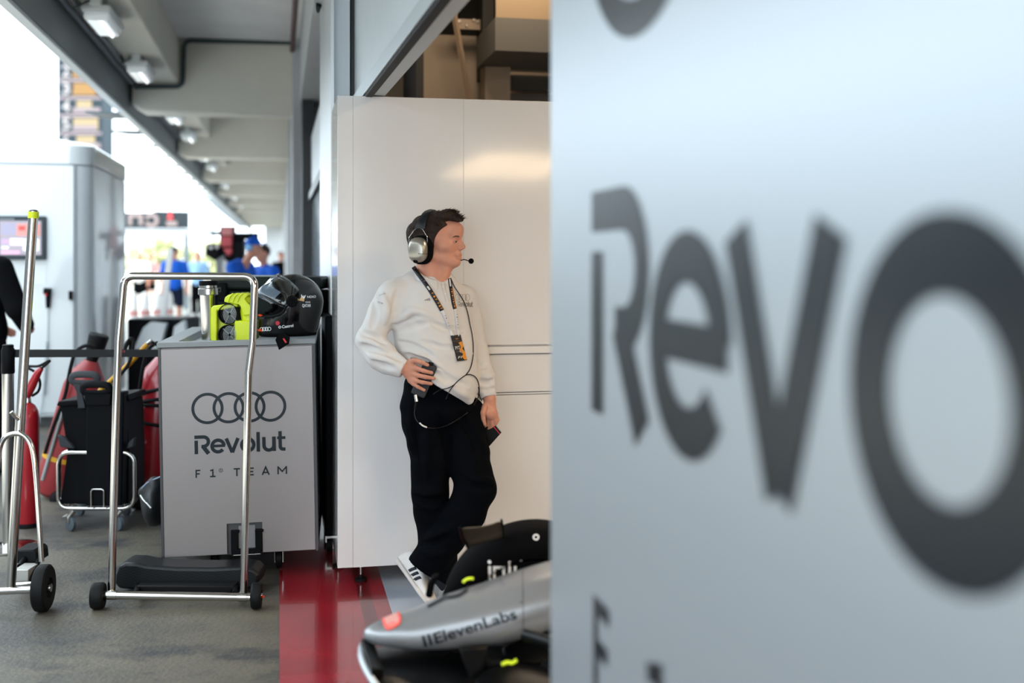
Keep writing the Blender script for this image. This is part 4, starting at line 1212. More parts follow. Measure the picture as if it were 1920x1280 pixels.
# eyes and brows
ew = mat('eye_white', '#a8968c', .3); ir = mat('iris_grey_blue', '#2c3138', .2)
for s in (1, -1):
    e = obj('eye', MB().sphere(HP(856.3, 453.0, s * .031), .0090, 16, 10), ew, body)
    obj('iris', MB().sphere(HP(859.0, 453.0, s * .0295), .0058, 12, 8), ir, body)
    obj('eyelid', MB().tube([HP(861.2, 451.0, s * .020), HP(861.2, 450.3, s * .028), HP(859.2, 450.8, s * .037), HP(856.0, 452.2, s * .043)], [.0022, .0032, .0032, .002], 8), M['skin'], body)
    obj('eyebrow', MB().tube([HP(864.0, 445.0, s * .014), HP(863.2, 443.4, s * .026), HP(859.5, 443.2, s * .038), HP(855, 445.2, s * .048)], [.0030, .0042, .0036, .0015], 8), mat('greying_brow', '#5b4436', .8), body)
# ---- hair
HF = Field(np.array(HP(818, 445)) - .19, np.array(HP(818, 445)) + .19, .0042)
HF.ell(HP(811, 440.5), (.108, .087, .106), axH, .01)
HF.cap(HP(790, 440), HP(787, 474), .072, .052, .02)
for w in (-.045, -.015, .015, .045):
    HF.cap(HP(812, 408, w), HP(842, 405, w * .9), .020, .024, .02)
    HF.cap(HP(842, 405, w * .9), HP(861, 412, w * .8), .022, .011, .015)
HF.noise(.0022, [((90, 40, 60), 0.3, 1.0), ((40, 110, 90), 1.7, .8), ((160, 120, 70), .9, .5)])
HF.ell(HP(866, 459), (.116, .2, .104), axH, .006, sub=True)
HF.cap(HP(836, 475, .1), HP(818, 462, .1), .02, .02, .004, sub=True)
HF.below(HP(790, 486), (UP * -1 + FH * .25), .002)
hair = obj('hair', HF.nets('hair'), M['hair'], man, ang=180)
HV = bvh_of(hair)
tf = MB()
R_h = random.Random(3)
def strand(p, d, L, r, curl):
    q = [p, p + d * L * .5 + curl * .3, p + d * L + curl]
    tf.tube(q, [r, r * .7, r * .12], 5)
for i in range(1100):
    u = R_h.uniform(776, 866); w = R_h.uniform(-.075, .085)
    v0 = 385
    top = HP(u, 380, w)
    h, nn, _, _ = HV.ray_cast(top, -UP, .35)
    if h is None or nn.z < .1: continue
    f = (u - 776) / 90
    d = (nn * .5 + FH * (.9 if f > .45 else -.3) + UP * (.55 * f) + LR * R_h.uniform(-.4, .4) + Vector((R_h.uniform(-.3, .3), R_h.uniform(-.3, .3), R_h.uniform(-.2, .3)))).normalized()
    L = R_h.uniform(.009, .023) * (.22 + 1.05 * f)
    strand(h - nn * .004, d, L, R_h.uniform(.0010, .0021), -UP * R_h.uniform(0, .006) + FH * .004)
for i in range(420):
    u = R_h.uniform(775, 822); v = R_h.uniform(405, 488)
    h = None
    r = ray(u, v).normalized()
    h, nn, _, _ = HV.ray_cast(Vector((0, 0, EYE)), r, 20)
    if h is None: continue
    d = (nn * .25 - UP * .8 - FH * .35).normalized()
    strand(h - nn * .002, d, R_h.uniform(.010, .018), R_h.uniform(.0012, .002), nn * -.001)
obj('hair_strands', tf, M['hair'], hair, label='loose short strands of the dark brown hair')['kind'] = 'stuff'


def field_bvh(F):
    me = F.nets('tmp')
    n = len(me.vertices); co = np.empty(n * 3); me.vertices.foreach_get('co', co)
    bv = BVHTree.FromPolygons([Vector(c) for c in co.reshape(-1, 3)], [tuple(p.vertices) for p in me.polygons])
    bpy.data.meshes.remove(me); return bv
def crease(F, bv, pts, r, sub, k=.016):
    """a fold line (photograph pixels) pressed into (sub) or raised from the cloth"""
    n = max(2, int(sum(math.hypot(c - a, d - b) for (a, b), (c, d) in zip(pts, pts[1:])) / 6))
    P = [poly_at(pts, i / n)[:2] for i in range(n + 1)]
    H = []
    for x, y in P:
        rr_ = ray(x, y).normalized(); h, nn, _, _ = bv.ray_cast(Vector((0, 0, EYE)), rr_, 20)
        if h is None: H.append(None); continue
        if nn.dot(rr_) > 0: nn = -nn
        H.append(h + nn * (r * .35 if sub else -r * .45))
    for i in range(n):
        if H[i] is None or H[i + 1] is None or (H[i] - H[i + 1]).length > .06: continue
        f0, f1 = math.sin(PI * (i + .3) / (n + .6)) ** .6, math.sin(PI * (i + 1.3) / (n + 1.6)) ** .6
        F.cap(H[i], H[i + 1], r * f0, r * f1, k, sub=sub)
def poly_at(pts, s):
    L_ = [math.hypot(c - a, d - b) for (a, b), (c, d) in zip(pts, pts[1:])]
    s *= sum(L_)
    for l_, (a, b), (c, d) in zip(L_, pts, pts[1:]):
        if s <= l_: return a + (c - a) * s / l_, b + (d - b) * s / l_, math.atan2(d - b, c - a)
        s -= l_
    return pts[-1] + (math.atan2(pts[-1][1] - pts[-2][1], pts[-1][0] - pts[-2][0]),)
# ---- trousers
lo2 = np.array(lo); hi2 = np.array(hi); hi2[2] = J(800, 650).z
T = Field(lo2, hi2, .0062)
T.ell(J(824, 762), (.150, .172, .125), (FT, LT, UP), .03)
T.ell(J(822, 722), (.142, .165, .13), (FT, LT, UP), .03)
T.cap(J(785, 760, -.05), HR, .085, .098, .03)
T.chain([HR, J(808, 860, -.07), J(806, 918, -.075), J(811, 960, -.06), J(820, 1040, -.05), J(832, 1112, -.05)], [.098, .092, .084, .080, .083, .080], .02)
T.cap(HL, J(872, 770, .04), .100, .085, .02)
TL = Field(lo2, hi2, .0062)
TL.chain([J(856, 775, .05), J(874, 850, -.04), KL, J(872, 962, -.13), J(836, 1008, -.11), J(798, 1062, -.08)], [.112, .104, .090, .090, .082, .088], .02)
T.a = np.minimum(T.a, TL.a) - (np.maximum(.012 - np.abs(T.a - TL.a), 0) ** 2 / .048).astype(np.float32)
# folds
tb = field_bvh(T)
for pts, r, sb in (([(772, 914), (796, 924), (826, 926)], .016, False), ([(772, 940), (800, 950), (834, 948)], .016, False), ([(776, 928), (800, 938), (830, 937)], .014, True), ([(868, 884), (892, 896), (922, 900)], .015, False),
                   ([(860, 900), (890, 912), (926, 916)], .014, True), ([(850, 985), (825, 1000), (792, 1010)], .014, False), ([(846, 1003), (815, 1018), (786, 1022)], .013, True), ([(786, 1030), (812, 1040), (838, 1034)], .013, False),
                   ([(818, 770), (834, 820), (844, 872)], .016, True), ([(776, 756), (777, 800), (782, 850)], .012, True), ([(762, 800), (770, 822), (773, 850)], .014, False), ([(858, 770), (876, 800), (900, 850)], .014, True),
                   ([(800, 800), (802, 850), (800, 900)], .014, False), ([(880, 840), (890, 870), (892, 900)], .013, False)):
    crease(T, tb, pts, r, sb)
T.noise(.0022, [((22, 30, 46), .3, 1), ((-41, 18, 30), 1.1, .8)])
T.below(J(763, 1043, -.08), UP * -49 + RIGHT * -32)
T.below(J(812, 694), UP * 76 + RIGHT * 52)
tr_ = obj('trousers', T.nets('trousers'), M['trouser'], man, ang=180)
TV = bvh_of(tr_)
obj('hip_pocket', MB().tube([hit(TV, x, y, .001) for x, y in ((757, 790), (764, 800), (772, 806))], .003, 6), M['trouser'], tr_)
obj('side_seam', MB().tube([hit(TV, x, y, .0005) for x, y in ((776, 760), (775, 790), (778, 830), (786, 870))], .0022, 6), M['trouser'], tr_)
# ---- shirt
hi3 = np.array(hi); lo3 = np.array(lo); lo3[2] = J(800, 775).z; hi3[2] = J(800, 478).z
S = Field(lo3, hi3, .0048)
S.ell(J(813, 607), (.148, .205, .235), (FT, LT, UP), .03)
S.cap(J(742, 556, -.06), J(868, 558, .09), .062, .058, .04)
S.cap(J(790, 530, .02), J(828, 530, .01), .060, .055, .04)
S.cap(J(785, 522, .02), J(735, 549, -.05), .048, .050, .04)
S.ell(J(822, 668, -.01), (.170, .190, .20), (FT, LT, UP), .04)
S.ell(J(825, 715, -.02), (.172, .188, .16), (FT, LT, UP), .03)
S.below(J(812, 706), UP * -76 + RIGHT * -52)
# slack at the hem
S.cap(J(820, 712, -.17), J(880, 750, -.07), .016, .018, .02)
# sleeves
S.chain([J(735, 556, -.07), J(720, 585, -.10), J(693, 638, -.13)], [.070, .068, .060], .03)
S.chain([J(693, 640, -.13), J(716, 664, -.16), J(741, 683, -.19), J(754, 690, -.20)], [.062, .060, .048, .041], .02)
S.cap(J(700, 662, -.13), J(722, 688, -.17), .045, .030, .03)
S.chain([J(868, 562, .09), J(880, 600, .11), J(893, 655, .125), J(906, 700, .085), J(914, 741, .05)], [.062, .058, .050, .047, .043], .025)
# creases
sb_ = field_bvh(S)
for pts, r, sb in (([(736, 612), (752, 600), (788, 588)], .016, True), ([(738, 604), (758, 592), (776, 582)], .012, False), ([(742, 622), (770, 612), (800, 606)], .012, True),
                   ([(676, 622), (696, 630), (722, 642)], .015, True), ([(672, 636), (694, 642), (716, 654)], .014, False), ([(674, 648), (698, 656), (722, 662)], .012, True), ([(690, 664), (712, 674), (736, 676)], .012, False), ([(700, 676), (718, 684), (738, 690)], .011, True), ([(722, 660), (742, 668), (756, 676)], .011, True),
                   ([(700, 560), (704, 585), (698, 612)], .014, True), ([(718, 552), (726, 580), (722, 606)], .012, False), ([(748, 540), (744, 560), (738, 584)], .014, True),
                   ([(748, 640), (778, 650), (812, 668)], .012, True), ([(748, 656), (790, 668), (826, 690)], .011, False), ([(762, 664), (800, 680), (838, 706)], .012, True), ([(790, 682), (820, 700), (848, 720)], .010, False), ([(806, 690), (836, 712), (866, 732)], .012, True), ([(830, 700), (852, 714), (878, 722)], .011, True), ([(842, 722), (862, 736), (880, 744)], .010, False),
                   ([(806, 604), (838, 616), (868, 618)], .010, True), ([(760, 580), (790, 584), (812, 592)], .010, False), ([(790, 640), (830, 652), (872, 650)], .010, True),
                   ([(896, 690), (908, 690), (922, 682)], .011, True), ([(900, 704), (912, 706), (926, 700)], .010, False), ([(902, 716), (914, 718), (928, 712)], .010, True), ([(888, 640), (892, 664), (898, 684)], .010, True), ([(884, 580), (888, 610), (890, 634)], .010, True), ([(903, 730), (916, 732), (929, 727)], .008, True)):
    crease(S, sb_, pts, r, sb)
S.noise(.0016, [((26, 20, 34), .2, 1), ((-37, 30, 22), 2.0, .9), ((60, -44, 51), .6, .5)])
# neck hole and sleeve ends
S.cap(J(806, 500, .0), J(808, 540, .0), .058, .050, .006, sub=True)
wd_r = (RIGHT * .90 - UP * .40 - AWAY * .12).normalized()
cutp = J(758, 690, -.20)
# cuff cut: only near the wrist
ax_ = [S.lo[i] + S.h * np.arange(S.n[i]) for i in range(3)]
def local_cut(F, p, n, rr):
    ax = [F.lo[i] + F.h * np.arange(F.n[i]) for i in range(3)]
    X, Y, Z = np.meshgrid(*ax, indexing='ij')
    d = (X - p[0]) * n[0] + (Y - p[1]) * n[1] + (Z - p[2]) * n[2]
    r2 = np.sqrt((X - p[0]) ** 2 + (Y - p[1]) ** 2 + (Z - p[2]) ** 2)
    m = r2 < rr
    F.a[m] = np.maximum(F.a[m], d[m].astype(np.float32))
local_cut(S, cutp, wd_r, .075)
wl = (J(918, 750, .04) - J(906, 700, .085)).normalized()
local_cut(S, J(915.5, 745, .047), wl, .075)
shirt = obj('shirt', S.nets('shirt'), M['shirt'], man, ang=180)
SV = bvh_of(shirt)
S = T = TL = None
# collar, placket, buttons, logos
nc = J(809, 510, -.005)
def col(phi, r, h, rf=1.12):
    return nc + (FT * math.cos(phi) * rf + LT * math.sin(phi)) * r + UP * h
ra, rb_, rc = [], [], []
for k in range(41):
    ph = rad(14) + (2 * PI - rad(28)) * k / 40
    c = math.cos(ph)
    hh = -.018 - .036 * c + .020
    tip = math.exp(-((abs(math.atan2(math.sin(ph), math.cos(ph))) - rad(24)) / rad(16)) ** 2)
    ra.append(col(ph, .064, hh - .006)); rb_.append(col(ph, .073, hh + .003)); rc.append(col(ph, .089 + .010 * tip, hh - .034 - .018 * tip))
cm_ = MB()
cm_.v = ra + rb_ + rc
for k in range(40):
    for o in (0, 41): cm_.f.append((o + k, o + k + 1, o + 42 + k, o + 41 + k))
obj('collar', cm_, M['shirt'], shirt, solid=.004, ang=80, subdiv=1)
for dx in (0, 6.0):
    pk = [hit(SV, x + dx, y, .002) for x, y in ((828, 531), (830, 542), (833, 553), (836.5, 565))]
    obj('placket_edge', MB().tube(smooth_path(pk), .0022, 6), M['shirt'], shirt)
SVC = bvh_of(shirt, [c for c in shirt.children if c.name.startswith('collar')][0])
g_ink = mat('grey_embroidery', '#8d8986', .7)
sticker('button', ([(1.3 * math.cos(2 * PI * k / 14), 1.3 * math.sin(2 * PI * k / 14)) for k in range(14)], [tuple(range(14))]), 830.5, 538, 1, M['rail_white'], SV, shirt, lift=.003)
sticker('button', ([(1.3 * math.cos(2 * PI * k / 14), 1.3 * math.sin(2 * PI * k / 14)) for k in range(14)], [tuple(range(14))]), 834.5, 551, 1, M['rail_white'], SV, shirt, lift=.003)
sticker('chest_emblem', move2(rings2(0, 0, 39.6, 27.4, 3.2), 0, 0, .158, .215), 857.2, 557.5, 1, g_ink, SV, shirt, 2)
sticker('chest_wordmark', move2(wordmark2(), 0, 0, .162, .26), 858, 574.5, 1, g_ink, SV, shirt, 2, rot=.02)
sticker('chest_mark', join2(*[([(0 + i * 3.6, 0), (2.9 + i * 3.6, 0), (2.9 + i * 3.6 - 1.9 - .0, 2.2 + i * 1.5), (-1.4 + i * 3.4, 1.2 + i * 1.5)], [(0, 1, 2, 3)]) for i in range(3)]), 797, 563.5, 1, g_ink, SV, shirt, 2)
sticker('sleeve_print', text2('elevenlabs', 2.6, 0, 13), 711, 555, 1, g_ink, SV, shirt, 2, rot=-.35)
sticker('sleeve_print', text2('TEAM', 3.0, .01, 11), 707, 567.5, 1, g_ink, SV, shirt, 2, rot=.25)
# ---- shoes
def shoe(heel, toe, up, L, name='shoe', stripes=None):
    t_ = (toe - heel).normalized(); u = (up - t_ * up.dot(t_)).normalized(); l = t_.cross(u)
    prof = [(0.0, .026, .030, .0), (.03, .035, .066, .0), (.10, .037, .084, .0), (.16, .038, .078, .0), (.20, .043, .066, 0), (.25, .046, .052, 0), (.28, .040, .044, 0), (.298, .026, .034, 0)]
    k = L / .30
    def ring(x, w, z0, z1, n=20):
        o = []
        for i in range(n):
            a = 2 * PI * i / n
            cx_, sx_ = math.cos(a), math.sin(a)
            yy = w * math.copysign(abs(cx_) ** .7, cx_)
            zz = (z0 + z1) / 2 + (z1 - z0) / 2 * math.copysign(abs(sx_) ** .7, sx_)
            o.append(heel + t_ * (x * k) + l * yy * k + u * zz * k)
        return o
    sole = obj('sole', MB().loft([ring(x, w + .004, 0, .024) for x, w, h, _ in [(-.004, .022, 0, 0)] + prof + [(.303, .018, 0, 0)]]), M['shoe_sole'], None)
    up_ = MB().loft([ring(x, w, .012, h) for x, w, h, _ in prof])
    return sole, up_, (t_, u, l, k)
for nm, heel, toe, up, lb in (('shoe', J(747, 1057, .03), J(793, 1121, -.13), RIGHT * .83 + UP * .55 - AWAY * .15, 'white shoe standing on its toe, with three navy stripes'), ('shoe', Vector((J(832, 1120, -.02).x, J(832, 1120, -.02).y, .001)), Vector((J(832, 1120, -.02).x, J(832, 1120, -.02).y, .001)) + (FT * .6 + RIGHT * .5) * .1, UP, 'white shoe flat on the floor')):
    t_ = (toe - heel).normalized(); u = (up - t_ * up.dot(t_)).normalized(); l = t_.cross(u); k = 1.0
    if l.dot(AWAY) > 0: l = -l
    prof = [(0.0, .026, .050), (.010, .033, .078), (.035, .039, .100), (.08, .040, .104), (.13, .040, .094), (.18, .042, .074), (.22, .045, .055), (.26, .044, .047), (.285, .036, .042), (.298, .024, .034)]
    def ring(x, w, z0, z1, n=24):
        o = []
        for i in range(n):
            a = 2 * PI * i / n
            cx_, sx_ = math.cos(a), math.sin(a)
            o.append(heel + t_ * (x - .01) + l * w * math.copysign(abs(cx_) ** .75, cx_) + u * ((z0 + z1) / 2 + (z1 - z0) / 2 * math.copysign(abs(sx_) ** .6, sx_)))
        return o
    s1 = obj(nm, MB().loft([ring(x, w, .014, h) for x, w, h in prof]), M['shoe_white'], man, label=lb, ang=60)
    obj('sole', MB().loft([ring(x, w + .005, .0, .026) for x, w, h in [(-.003, .020, 0)] + prof + [(.303, .018, 0)]]), M['shoe_sole'], s1, ang=50)
    for i in range(3):
        a = .105 + i * .030
        st_ = []
        for z in np.linspace(.024, .066 - i * .004, 6):
            w = .0385; hh = .08
            for (x0_, w0_, h0_), (x1_, w1_, h1_) in zip(prof, prof[1:]):
                xx = a + (z - .024) * .55
                if x0_ <= xx <= x1_:
                    f = (xx - x0_) / (x1_ - x0_); w = w0_ + (w1_ - w0_) * f; hh = h0_ + (h1_ - h0_) * f
            zc = ((.014 + hh) / 2); q_ = min(1, abs((z - zc) / ((hh - .014) / 2)))
            yy = w * (1 - q_ ** (1 / .6 * 1.0 + .6)) ** .38
            st_.append(heel + t_ * (xx - .01) + l * (yy + .0015) + u * z)
        obj('stripe', MB().strip(st_, t_, .017), M['navy'], s1, solid=.002)
    for i in range(4):
        x_ = .125 + i * .022
        obj('lace', MB().tube([heel + t_ * x_ + u * (.079 - i * .007) + l * q for q in (.018, .0, -.018)], .0032, 6), M['shoe_sole'], s1)

for p0, p1 in ((AL.lerp(KL, .12), J(772, 1072, -.02)), (AR.lerp(KR, .10), J(838, 1104, -.04))):
    obj('sock', MB().tube([p0, p1], [.040, .026], 18), M['navy'], man)
# ============================================================ headset
hs = thing('headset', 'silver and black ear defender headset with boom microphone on the standing man', 'headset', HP(803, 470))
def oval(cu, cv, ru, rv, w, n=36, p=.8):
    return [HP(cu + ru * math.copysign(abs(math.cos(2 * PI * k / n)) ** p, math.cos(2 * PI * k / n)), cv + rv * math.copysign(abs(math.sin(2 * PI * k / n)) ** p, math.sin(2 * PI * k / n)), w) for k in range(n)]
M['cup'] = mat('satin_silver_cup', '#a9a398', .30, .75)
for s in (1, -1):
    cu = obj('ear_cup', MB().loft([oval(799.5, 468.5, 18, 22.5, s * .098), oval(799.3, 468.5, 18.5, 23.5, s * .106), oval(799, 468.8, 17.5, 22.6, s * .118), oval(798.5, 469, 14.5, 19, s * .129), oval(798, 469.5, 9, 12, s * .134)]), M['cup'], hs, ang=60)
    obj('cushion', MB().loft([oval(803, 468.5, 18, 25, s * .068), oval(803, 468.5, 20.5, 27, s * .076), oval(802.5, 468.5, 20.5, 27, s * .092), oval(801.5, 468.5, 19, 25, s * .100)]), M['liner'], cu)
    obj('seam_line', MB().tube(oval(800, 468.6, 18.4, 23.3, s * .109), .0012, 6, closed=True), M['black_plastic'], cu)
    kb = obj('knob', MB().lathe(HP(796.5, 488.5, s * .108), LR * s, [(0, .0115), (.018, .0115), (.021, .009), (.022, .0)], 24), M['black_plastic'], cu)
    obj('slide_block', MB().tube([HP(816.5, 457, s * .106), HP(816.5, 475, s * .104)], .0065, 8), M['black_plastic'], cu)
    for pts in (((782, 462), (781.2, 446), (788, 434), (794, 429)), ((816.4, 462), (815.4, 444), (806.5, 431), (800, 428))):
        obj('yoke_wire', MB().tube(fillet([HP(a, b, s * (.104 if i < 2 else .096)) for i, (a, b) in enumerate(pts)], .008), .0022, 8), M['chrome'], hs)
    obj('cup_cable', MB().tube(smooth_path([HP(787, 441, s * .100), HP(790, 446, s * .116), HP(793, 450, s * .112)]), .0022, 6), M['black_plastic'], cu)
band = []
for a in np.linspace(-1, 1, 25):
    th = a * 1.42
    w = .094 * math.sin(th) * (1 + .04 * math.cos(th)); v = 430 - 35.0 * (math.cos(th) - .15) / .85 if abs(a) < .999 else 430
    wd2 = 10.2 - 3.5 * math.cos(th); cu_ = 799 + 9 * math.cos(th)
    n_ = (LR * math.sin(th) + UP * math.cos(th)).normalized()
    c0_, c1_ = HP(cu_ - wd2, v, w), HP(cu_ + wd2, v - .6, w)
    band.append([c0_ - n_ * .002, c1_ - n_ * .002, c1_ + n_ * .004, c0_.lerp(c1_, .5) + n_ * .008, c0_ + n_ * .004])
obj('headband', MB().loft(band), mat('black_leather_band', '#12161b', .35, bump=.1, bscale=50), hs, ang=60)
obj('boom', MB().tube(smooth_path([HP(806, 484, -.10), HP(830, 490, -.085), HP(856, 488, -.06), HP(866, 486.4, -.035), HP(877, 489, -.022)]), .0024, 8), M['black_plastic'], hs)
obj('microphone', MB().sphere(HP(881.5, 489.3, -.020), .0128, 18, 12), M['liner'], hs)
CV = bvh_of([o for o in hs.children if o.name.startswith('ear_cup')][0])
sticker('lettering', text2('ElevenLabs', 2.3, .01, 19.5), 784.5, 476.5, 1, M['ink'], CV, hs, 2)

# ============================================================ lanyard with pass
ly = thing('lanyard', 'black, orange and white lanyard with a pit pass on the man\'s chest', 'lanyard', J(860, 677, -.2))
M['lan_black'] = mat('black_ribbon', '#0f1014', .6); M['lan_white'] = mat('white_ribbon', '#d6d3d2', .6)
M['lan_orange'] = mat('orange_print', '#d98a25', .55); M['lan_grey'] = mat('grey_print', '#6f6d70', .6)
def ribbon_on(name, pts, w, m, parent, lift):
    P = [hit(SVC, x, y, lift) for x, y in pts]
    mb = MB()
    for i, p in enumerate(P):
        a = P[max(i - 1, 0)]; b = P[min(i + 1, len(P) - 1)]
        sd = (b - a).cross(ray(*pts[i])).normalized() * w * SM / 2
        mb.v += [p - sd, p + sd]
    mb.f = [(2 * i, 2 * i + 1, 2 * i + 3, 2 * i + 2) for i in range(len(P) - 1)]
    return obj(name, mb, m, parent, solid=.0015)
def dens(pts, n=5):
    o = []
    for (a, b), (c, d) in zip(pts, pts[1:]):
        o += [(a + (c - a) * k / n, b + (d - b) * k / n) for k in range(n)]
    return o + [pts[-1]]
for side_, blk, wht, wB in (('near', [(775, 500), (782, 511), (793, 525), (806, 543), (820, 566), (829, 582)], [(829, 582), (836, 597), (842, 612), (848.5, 630)], 7.6), ('far', [(843, 522), (846, 545), (850, 568), (853, 579)], [(853, 579), (855, 595), (857, 613), (858.5, 630)], 6.6)):
    bs = ribbon_on('strap', dens(blk), wB, M['lan_black'], ly, .006)
    ws = ribbon_on('strap', dens(wht), wB - 1.2, M['lan_white'], ly, .006)
    for a0, a1, m, kind in (([.03, .17, M['lan_orange'], 0], [.22, .40, M['lan_grey'], 0], [.46, .54, M['lan_white'], 0], [.60, .80, M['lan_orange'], 0], [.82, .99, M['lan_orange'], 0]) if side_ == 'near' else ([.02, .25, M['lan_white'], 0], [.36, .80, M['lan_orange'], 0], [.82, .99, M['lan_orange'], 0])) and [(x[0], x[1], x[2], x[3]) for x in (([.03, .17, M['lan_orange'], 0], [.22, .40, M['lan_grey'], 0], [.46, .54, M['lan_white'], 0], [.60, .80, M['lan_orange'], 0], [.82, .99, M['lan_orange'], 0]) if side_ == 'near' else ([.02, .25, M['lan_white'], 0], [.36, .80, M['lan_orange'], 0], [.82, .99, M['lan_orange'], 0]))]:
        seg = [poly_at(blk, a0 + (a1 - a0) * k / 8)[:2] for k in range(9)]
        if m is M['lan_white']:
            ribbon_on('print', seg, wB * .45, m, bs, .0085); continue
        # block letters running along the strap
        nl_ = max(3, int((a1 - a0) * 18))
        for k in range(nl_):
            x, y, an = poly_at(blk, a0 + (a1 - a0) * (k + .5) / nl_)
            ch = 'MOTORSPORTPITPASS'[(k * 3) % 17]
            gg = move2(text2('F1PIT'[k % 5], wB * .62, .015, wB * .36), -wB * .2, -wB * .31)
            gg = ([Vector((v[0], -v[1])) for v in gg[0]], gg[1])
            gg = move2(gg, x, y, rot=an)
            obj('print', stick(gg, SV, .0085), m, bs, smooth=False)
    seg = [poly_at(wht, .2 + .6 * k / 8)[:2] for k in range(9)]
    for k in range(7):
        x, y, an = poly_at(wht, .22 + .09 * k)
        gg = move2(([Vector((v[0], -v[1])) for v in move2(text2('PITPASS'[k], 3.0, .01, 2.0), -1, -1.5)[0]], text2('PITPASS'[k], 3.0, .01, 2.0)[1]), x, y, rot=an)
        obj('print', stick(gg, SV, .0085), M['lan_grey'], ws, smooth=False)
def bd(x, y, k=0.0): return BDP(x, y) - BDN * k
b_c = [hit(SV, x, y, .012) for x, y in ((845.5, 629), (863.5, 627), (876.5, 674.5), (858, 677))]
BDo = b_c[0]; BDu = (b_c[1] - b_c[0]); BDv = (b_c[3] - b_c[0])
BDN = BDu.cross(BDv).normalized()
if BDN.dot(AWAY) > 0: BDN = -BDN
bd_card = obj('pass_card', MB().prism([BDo, BDo + BDu, BDo + BDu + BDv, BDo + BDv], -BDN * .003), M['lan_black'], ly)
def bquad(u0, u1, v0, v1, lift): return MB().add([BDo + BDu * u + BDv * v + BDN * lift for u, v in ((u0, v0), (u1, v0), (u1, v1), (u0, v1))], [(0, 1, 2, 3)])
def btext(g, u, v, lift=.001): return MB().add([BDo + BDu.normalized() * (u * BDu.length + p[0] * .001) + BDv.normalized() * (v * BDv.length - p[1] * .001) + BDN * lift for p in g[0]], g[1])
obj('card_print', MB().add([BDo + BDu * u + BDv * v + BDN * .0006 for u, v in ((.55, .30), (.95, .26), (1, .45), (.8, .55), (1, .68), (1, .98), (.75, .98), (.55, .85), (.75, .75), (.45, .62), (.7, .45))], [(0, 1, 2, 10), (2, 3, 9, 10), (3, 4, 8, 9), (4, 5, 6, 7, 8)]), M['lan_orange'], bd_card, smooth=False)
obj('card_rule', bquad(0, 1, .225, .235, .0007), M['lan_grey'], bd_card, smooth=False)
obj('card_lettering', btext(text2('PIT', 17, .010, 28), .10, .56), M['lan_white'], bd_card, smooth=False)
obj('card_lettering', btext(text2('LANE', 7, .01, 34), .12, .66), M['lan_grey'], bd_card, smooth=False)
obj('card_lettering', btext(move2(text2('F1', 10, .03, 26, .3), 0, 0), .10, .90), M['lan_white'], bd_card, smooth=False)
obj('card_lettering', btext(text2('GP', 6, 0, 16), .36, .17), M['lan_orange'], bd_card, smooth=False)

# ============================================================ radio, its lead, notebook
rd = thing('radio', 'charcoal belt radio in a soft pouch under the standing man\'s right hand', 'radio', J(784, 742, -.17))
ax0, ax1 = J(808, 682, -.185), J(783, 741, -.175)
ra_ = (ax1 - ax0).normalized(); rs_ = (RIGHT - ra_ * RIGHT.dot(ra_)).normalized(); rn_ = ra_.cross(rs_)
rm = Matrix((rs_, rn_, ra_)).transposed()
obj('pouch', MB().box((ax0 + ax1) / 2, (.066, .040, (ax1 - ax0).length), rm), mat('charcoal_cloth', '#34363b', .85, bump=.2, bscale=60), rd, bevel=.010, segs=3)
obj('plug', MB().tube([J(779.5, 740, -.19), J(781.5, 752.5, -.195)], .0085, 14), M['chrome'], rd)
obj('plug_boot', MB().tube([J(780.5, 752, -.195), J(778, 767, -.195)], [.0065, .0045], 12), M['rubber'], rd)
obj('dial', MB().tube([J(803, 681, -.195), J(812, 684, -.195)], .009, 12), M['rubber'], rd)
def on_body(pts, lift=.009):
    V_ = []; pts = [(p.x, p.y) for p in smooth_path([(x, y, 0) for x, y in pts], 4)]
    for x, y in pts:
        c = []
        for bv in (SV, TV, BVB):
            r = ray(x, y).normalized(); h, nn, i, dd = bv.ray_cast(Vector((0, 0, EYE)), r, 30)
            if h is not None: c.append(dd)
        V_.append(min(c) if c else None)
    good = [v for v in V_ if v is not None]
    for i, v in enumerate(V_):
        if v is None: V_[i] = next((V_[j] for j in sorted(range(len(V_)), key=lambda j: abs(j - i)) if V_[j] is not None), 5.2)
    for _ in range(3): V_ = [min(V_[i], (V_[max(i - 1, 0)] + V_[i] * 2 + V_[min(i + 1, len(V_) - 1)]) / 4 + .004) for i in range(len(V_))]
    return [Vector((0, 0, EYE)) + ray(x, y).normalized() * (v - lift) for (x, y), v in zip(pts, V_)]
ld = thing('headset_lead', 'thin black lead looping from the man\'s collar to his hip pocket', 'cable', J(780, 800, -.2))
lead_m = mat('black_lead', '#0c0d10', .5)
obj('lead', MB().tube(smooth_path(on_body([(845, 521), (852, 537), (862, 552), (870, 566), (877, 586), (881, 606), (885.5, 628), (887.5, 650), (886.5, 672), (882, 690), (874, 702), (862, 711), (852, 721), (843, 733), (836, 748)])), .0023, 8), lead_m, ld)
obj('lead', MB().tube(smooth_path(on_body([(812, 739), (824, 731), (838, 728), (850, 722), (862, 711), (875, 702.5), (886, 703), (894, 710), (898, 722), (898.5, 736), (895, 748), (888, 760)])), .0023, 8), lead_m, ld)
obj('lead', MB().tube(smooth_path(on_body([(897, 725), (899, 740), (903, 752)], .012)), .0022, 8), lead_m, ld)
obj('hip_loop', MB().tube(smooth_path(on_body([(778, 767), (777, 775), (780, 786), (788, 795), (800, 801), (816, 802.5), (836, 798), (855, 788), (877, 773)])), .0020, 8), lead_m, ld)
obj('lead_label', MB().tube(smooth_path(on_body([(786.5, 792.5), (793, 798), (800.5, 801)], .008)), .0036, 8), M['rail_white'], ld)

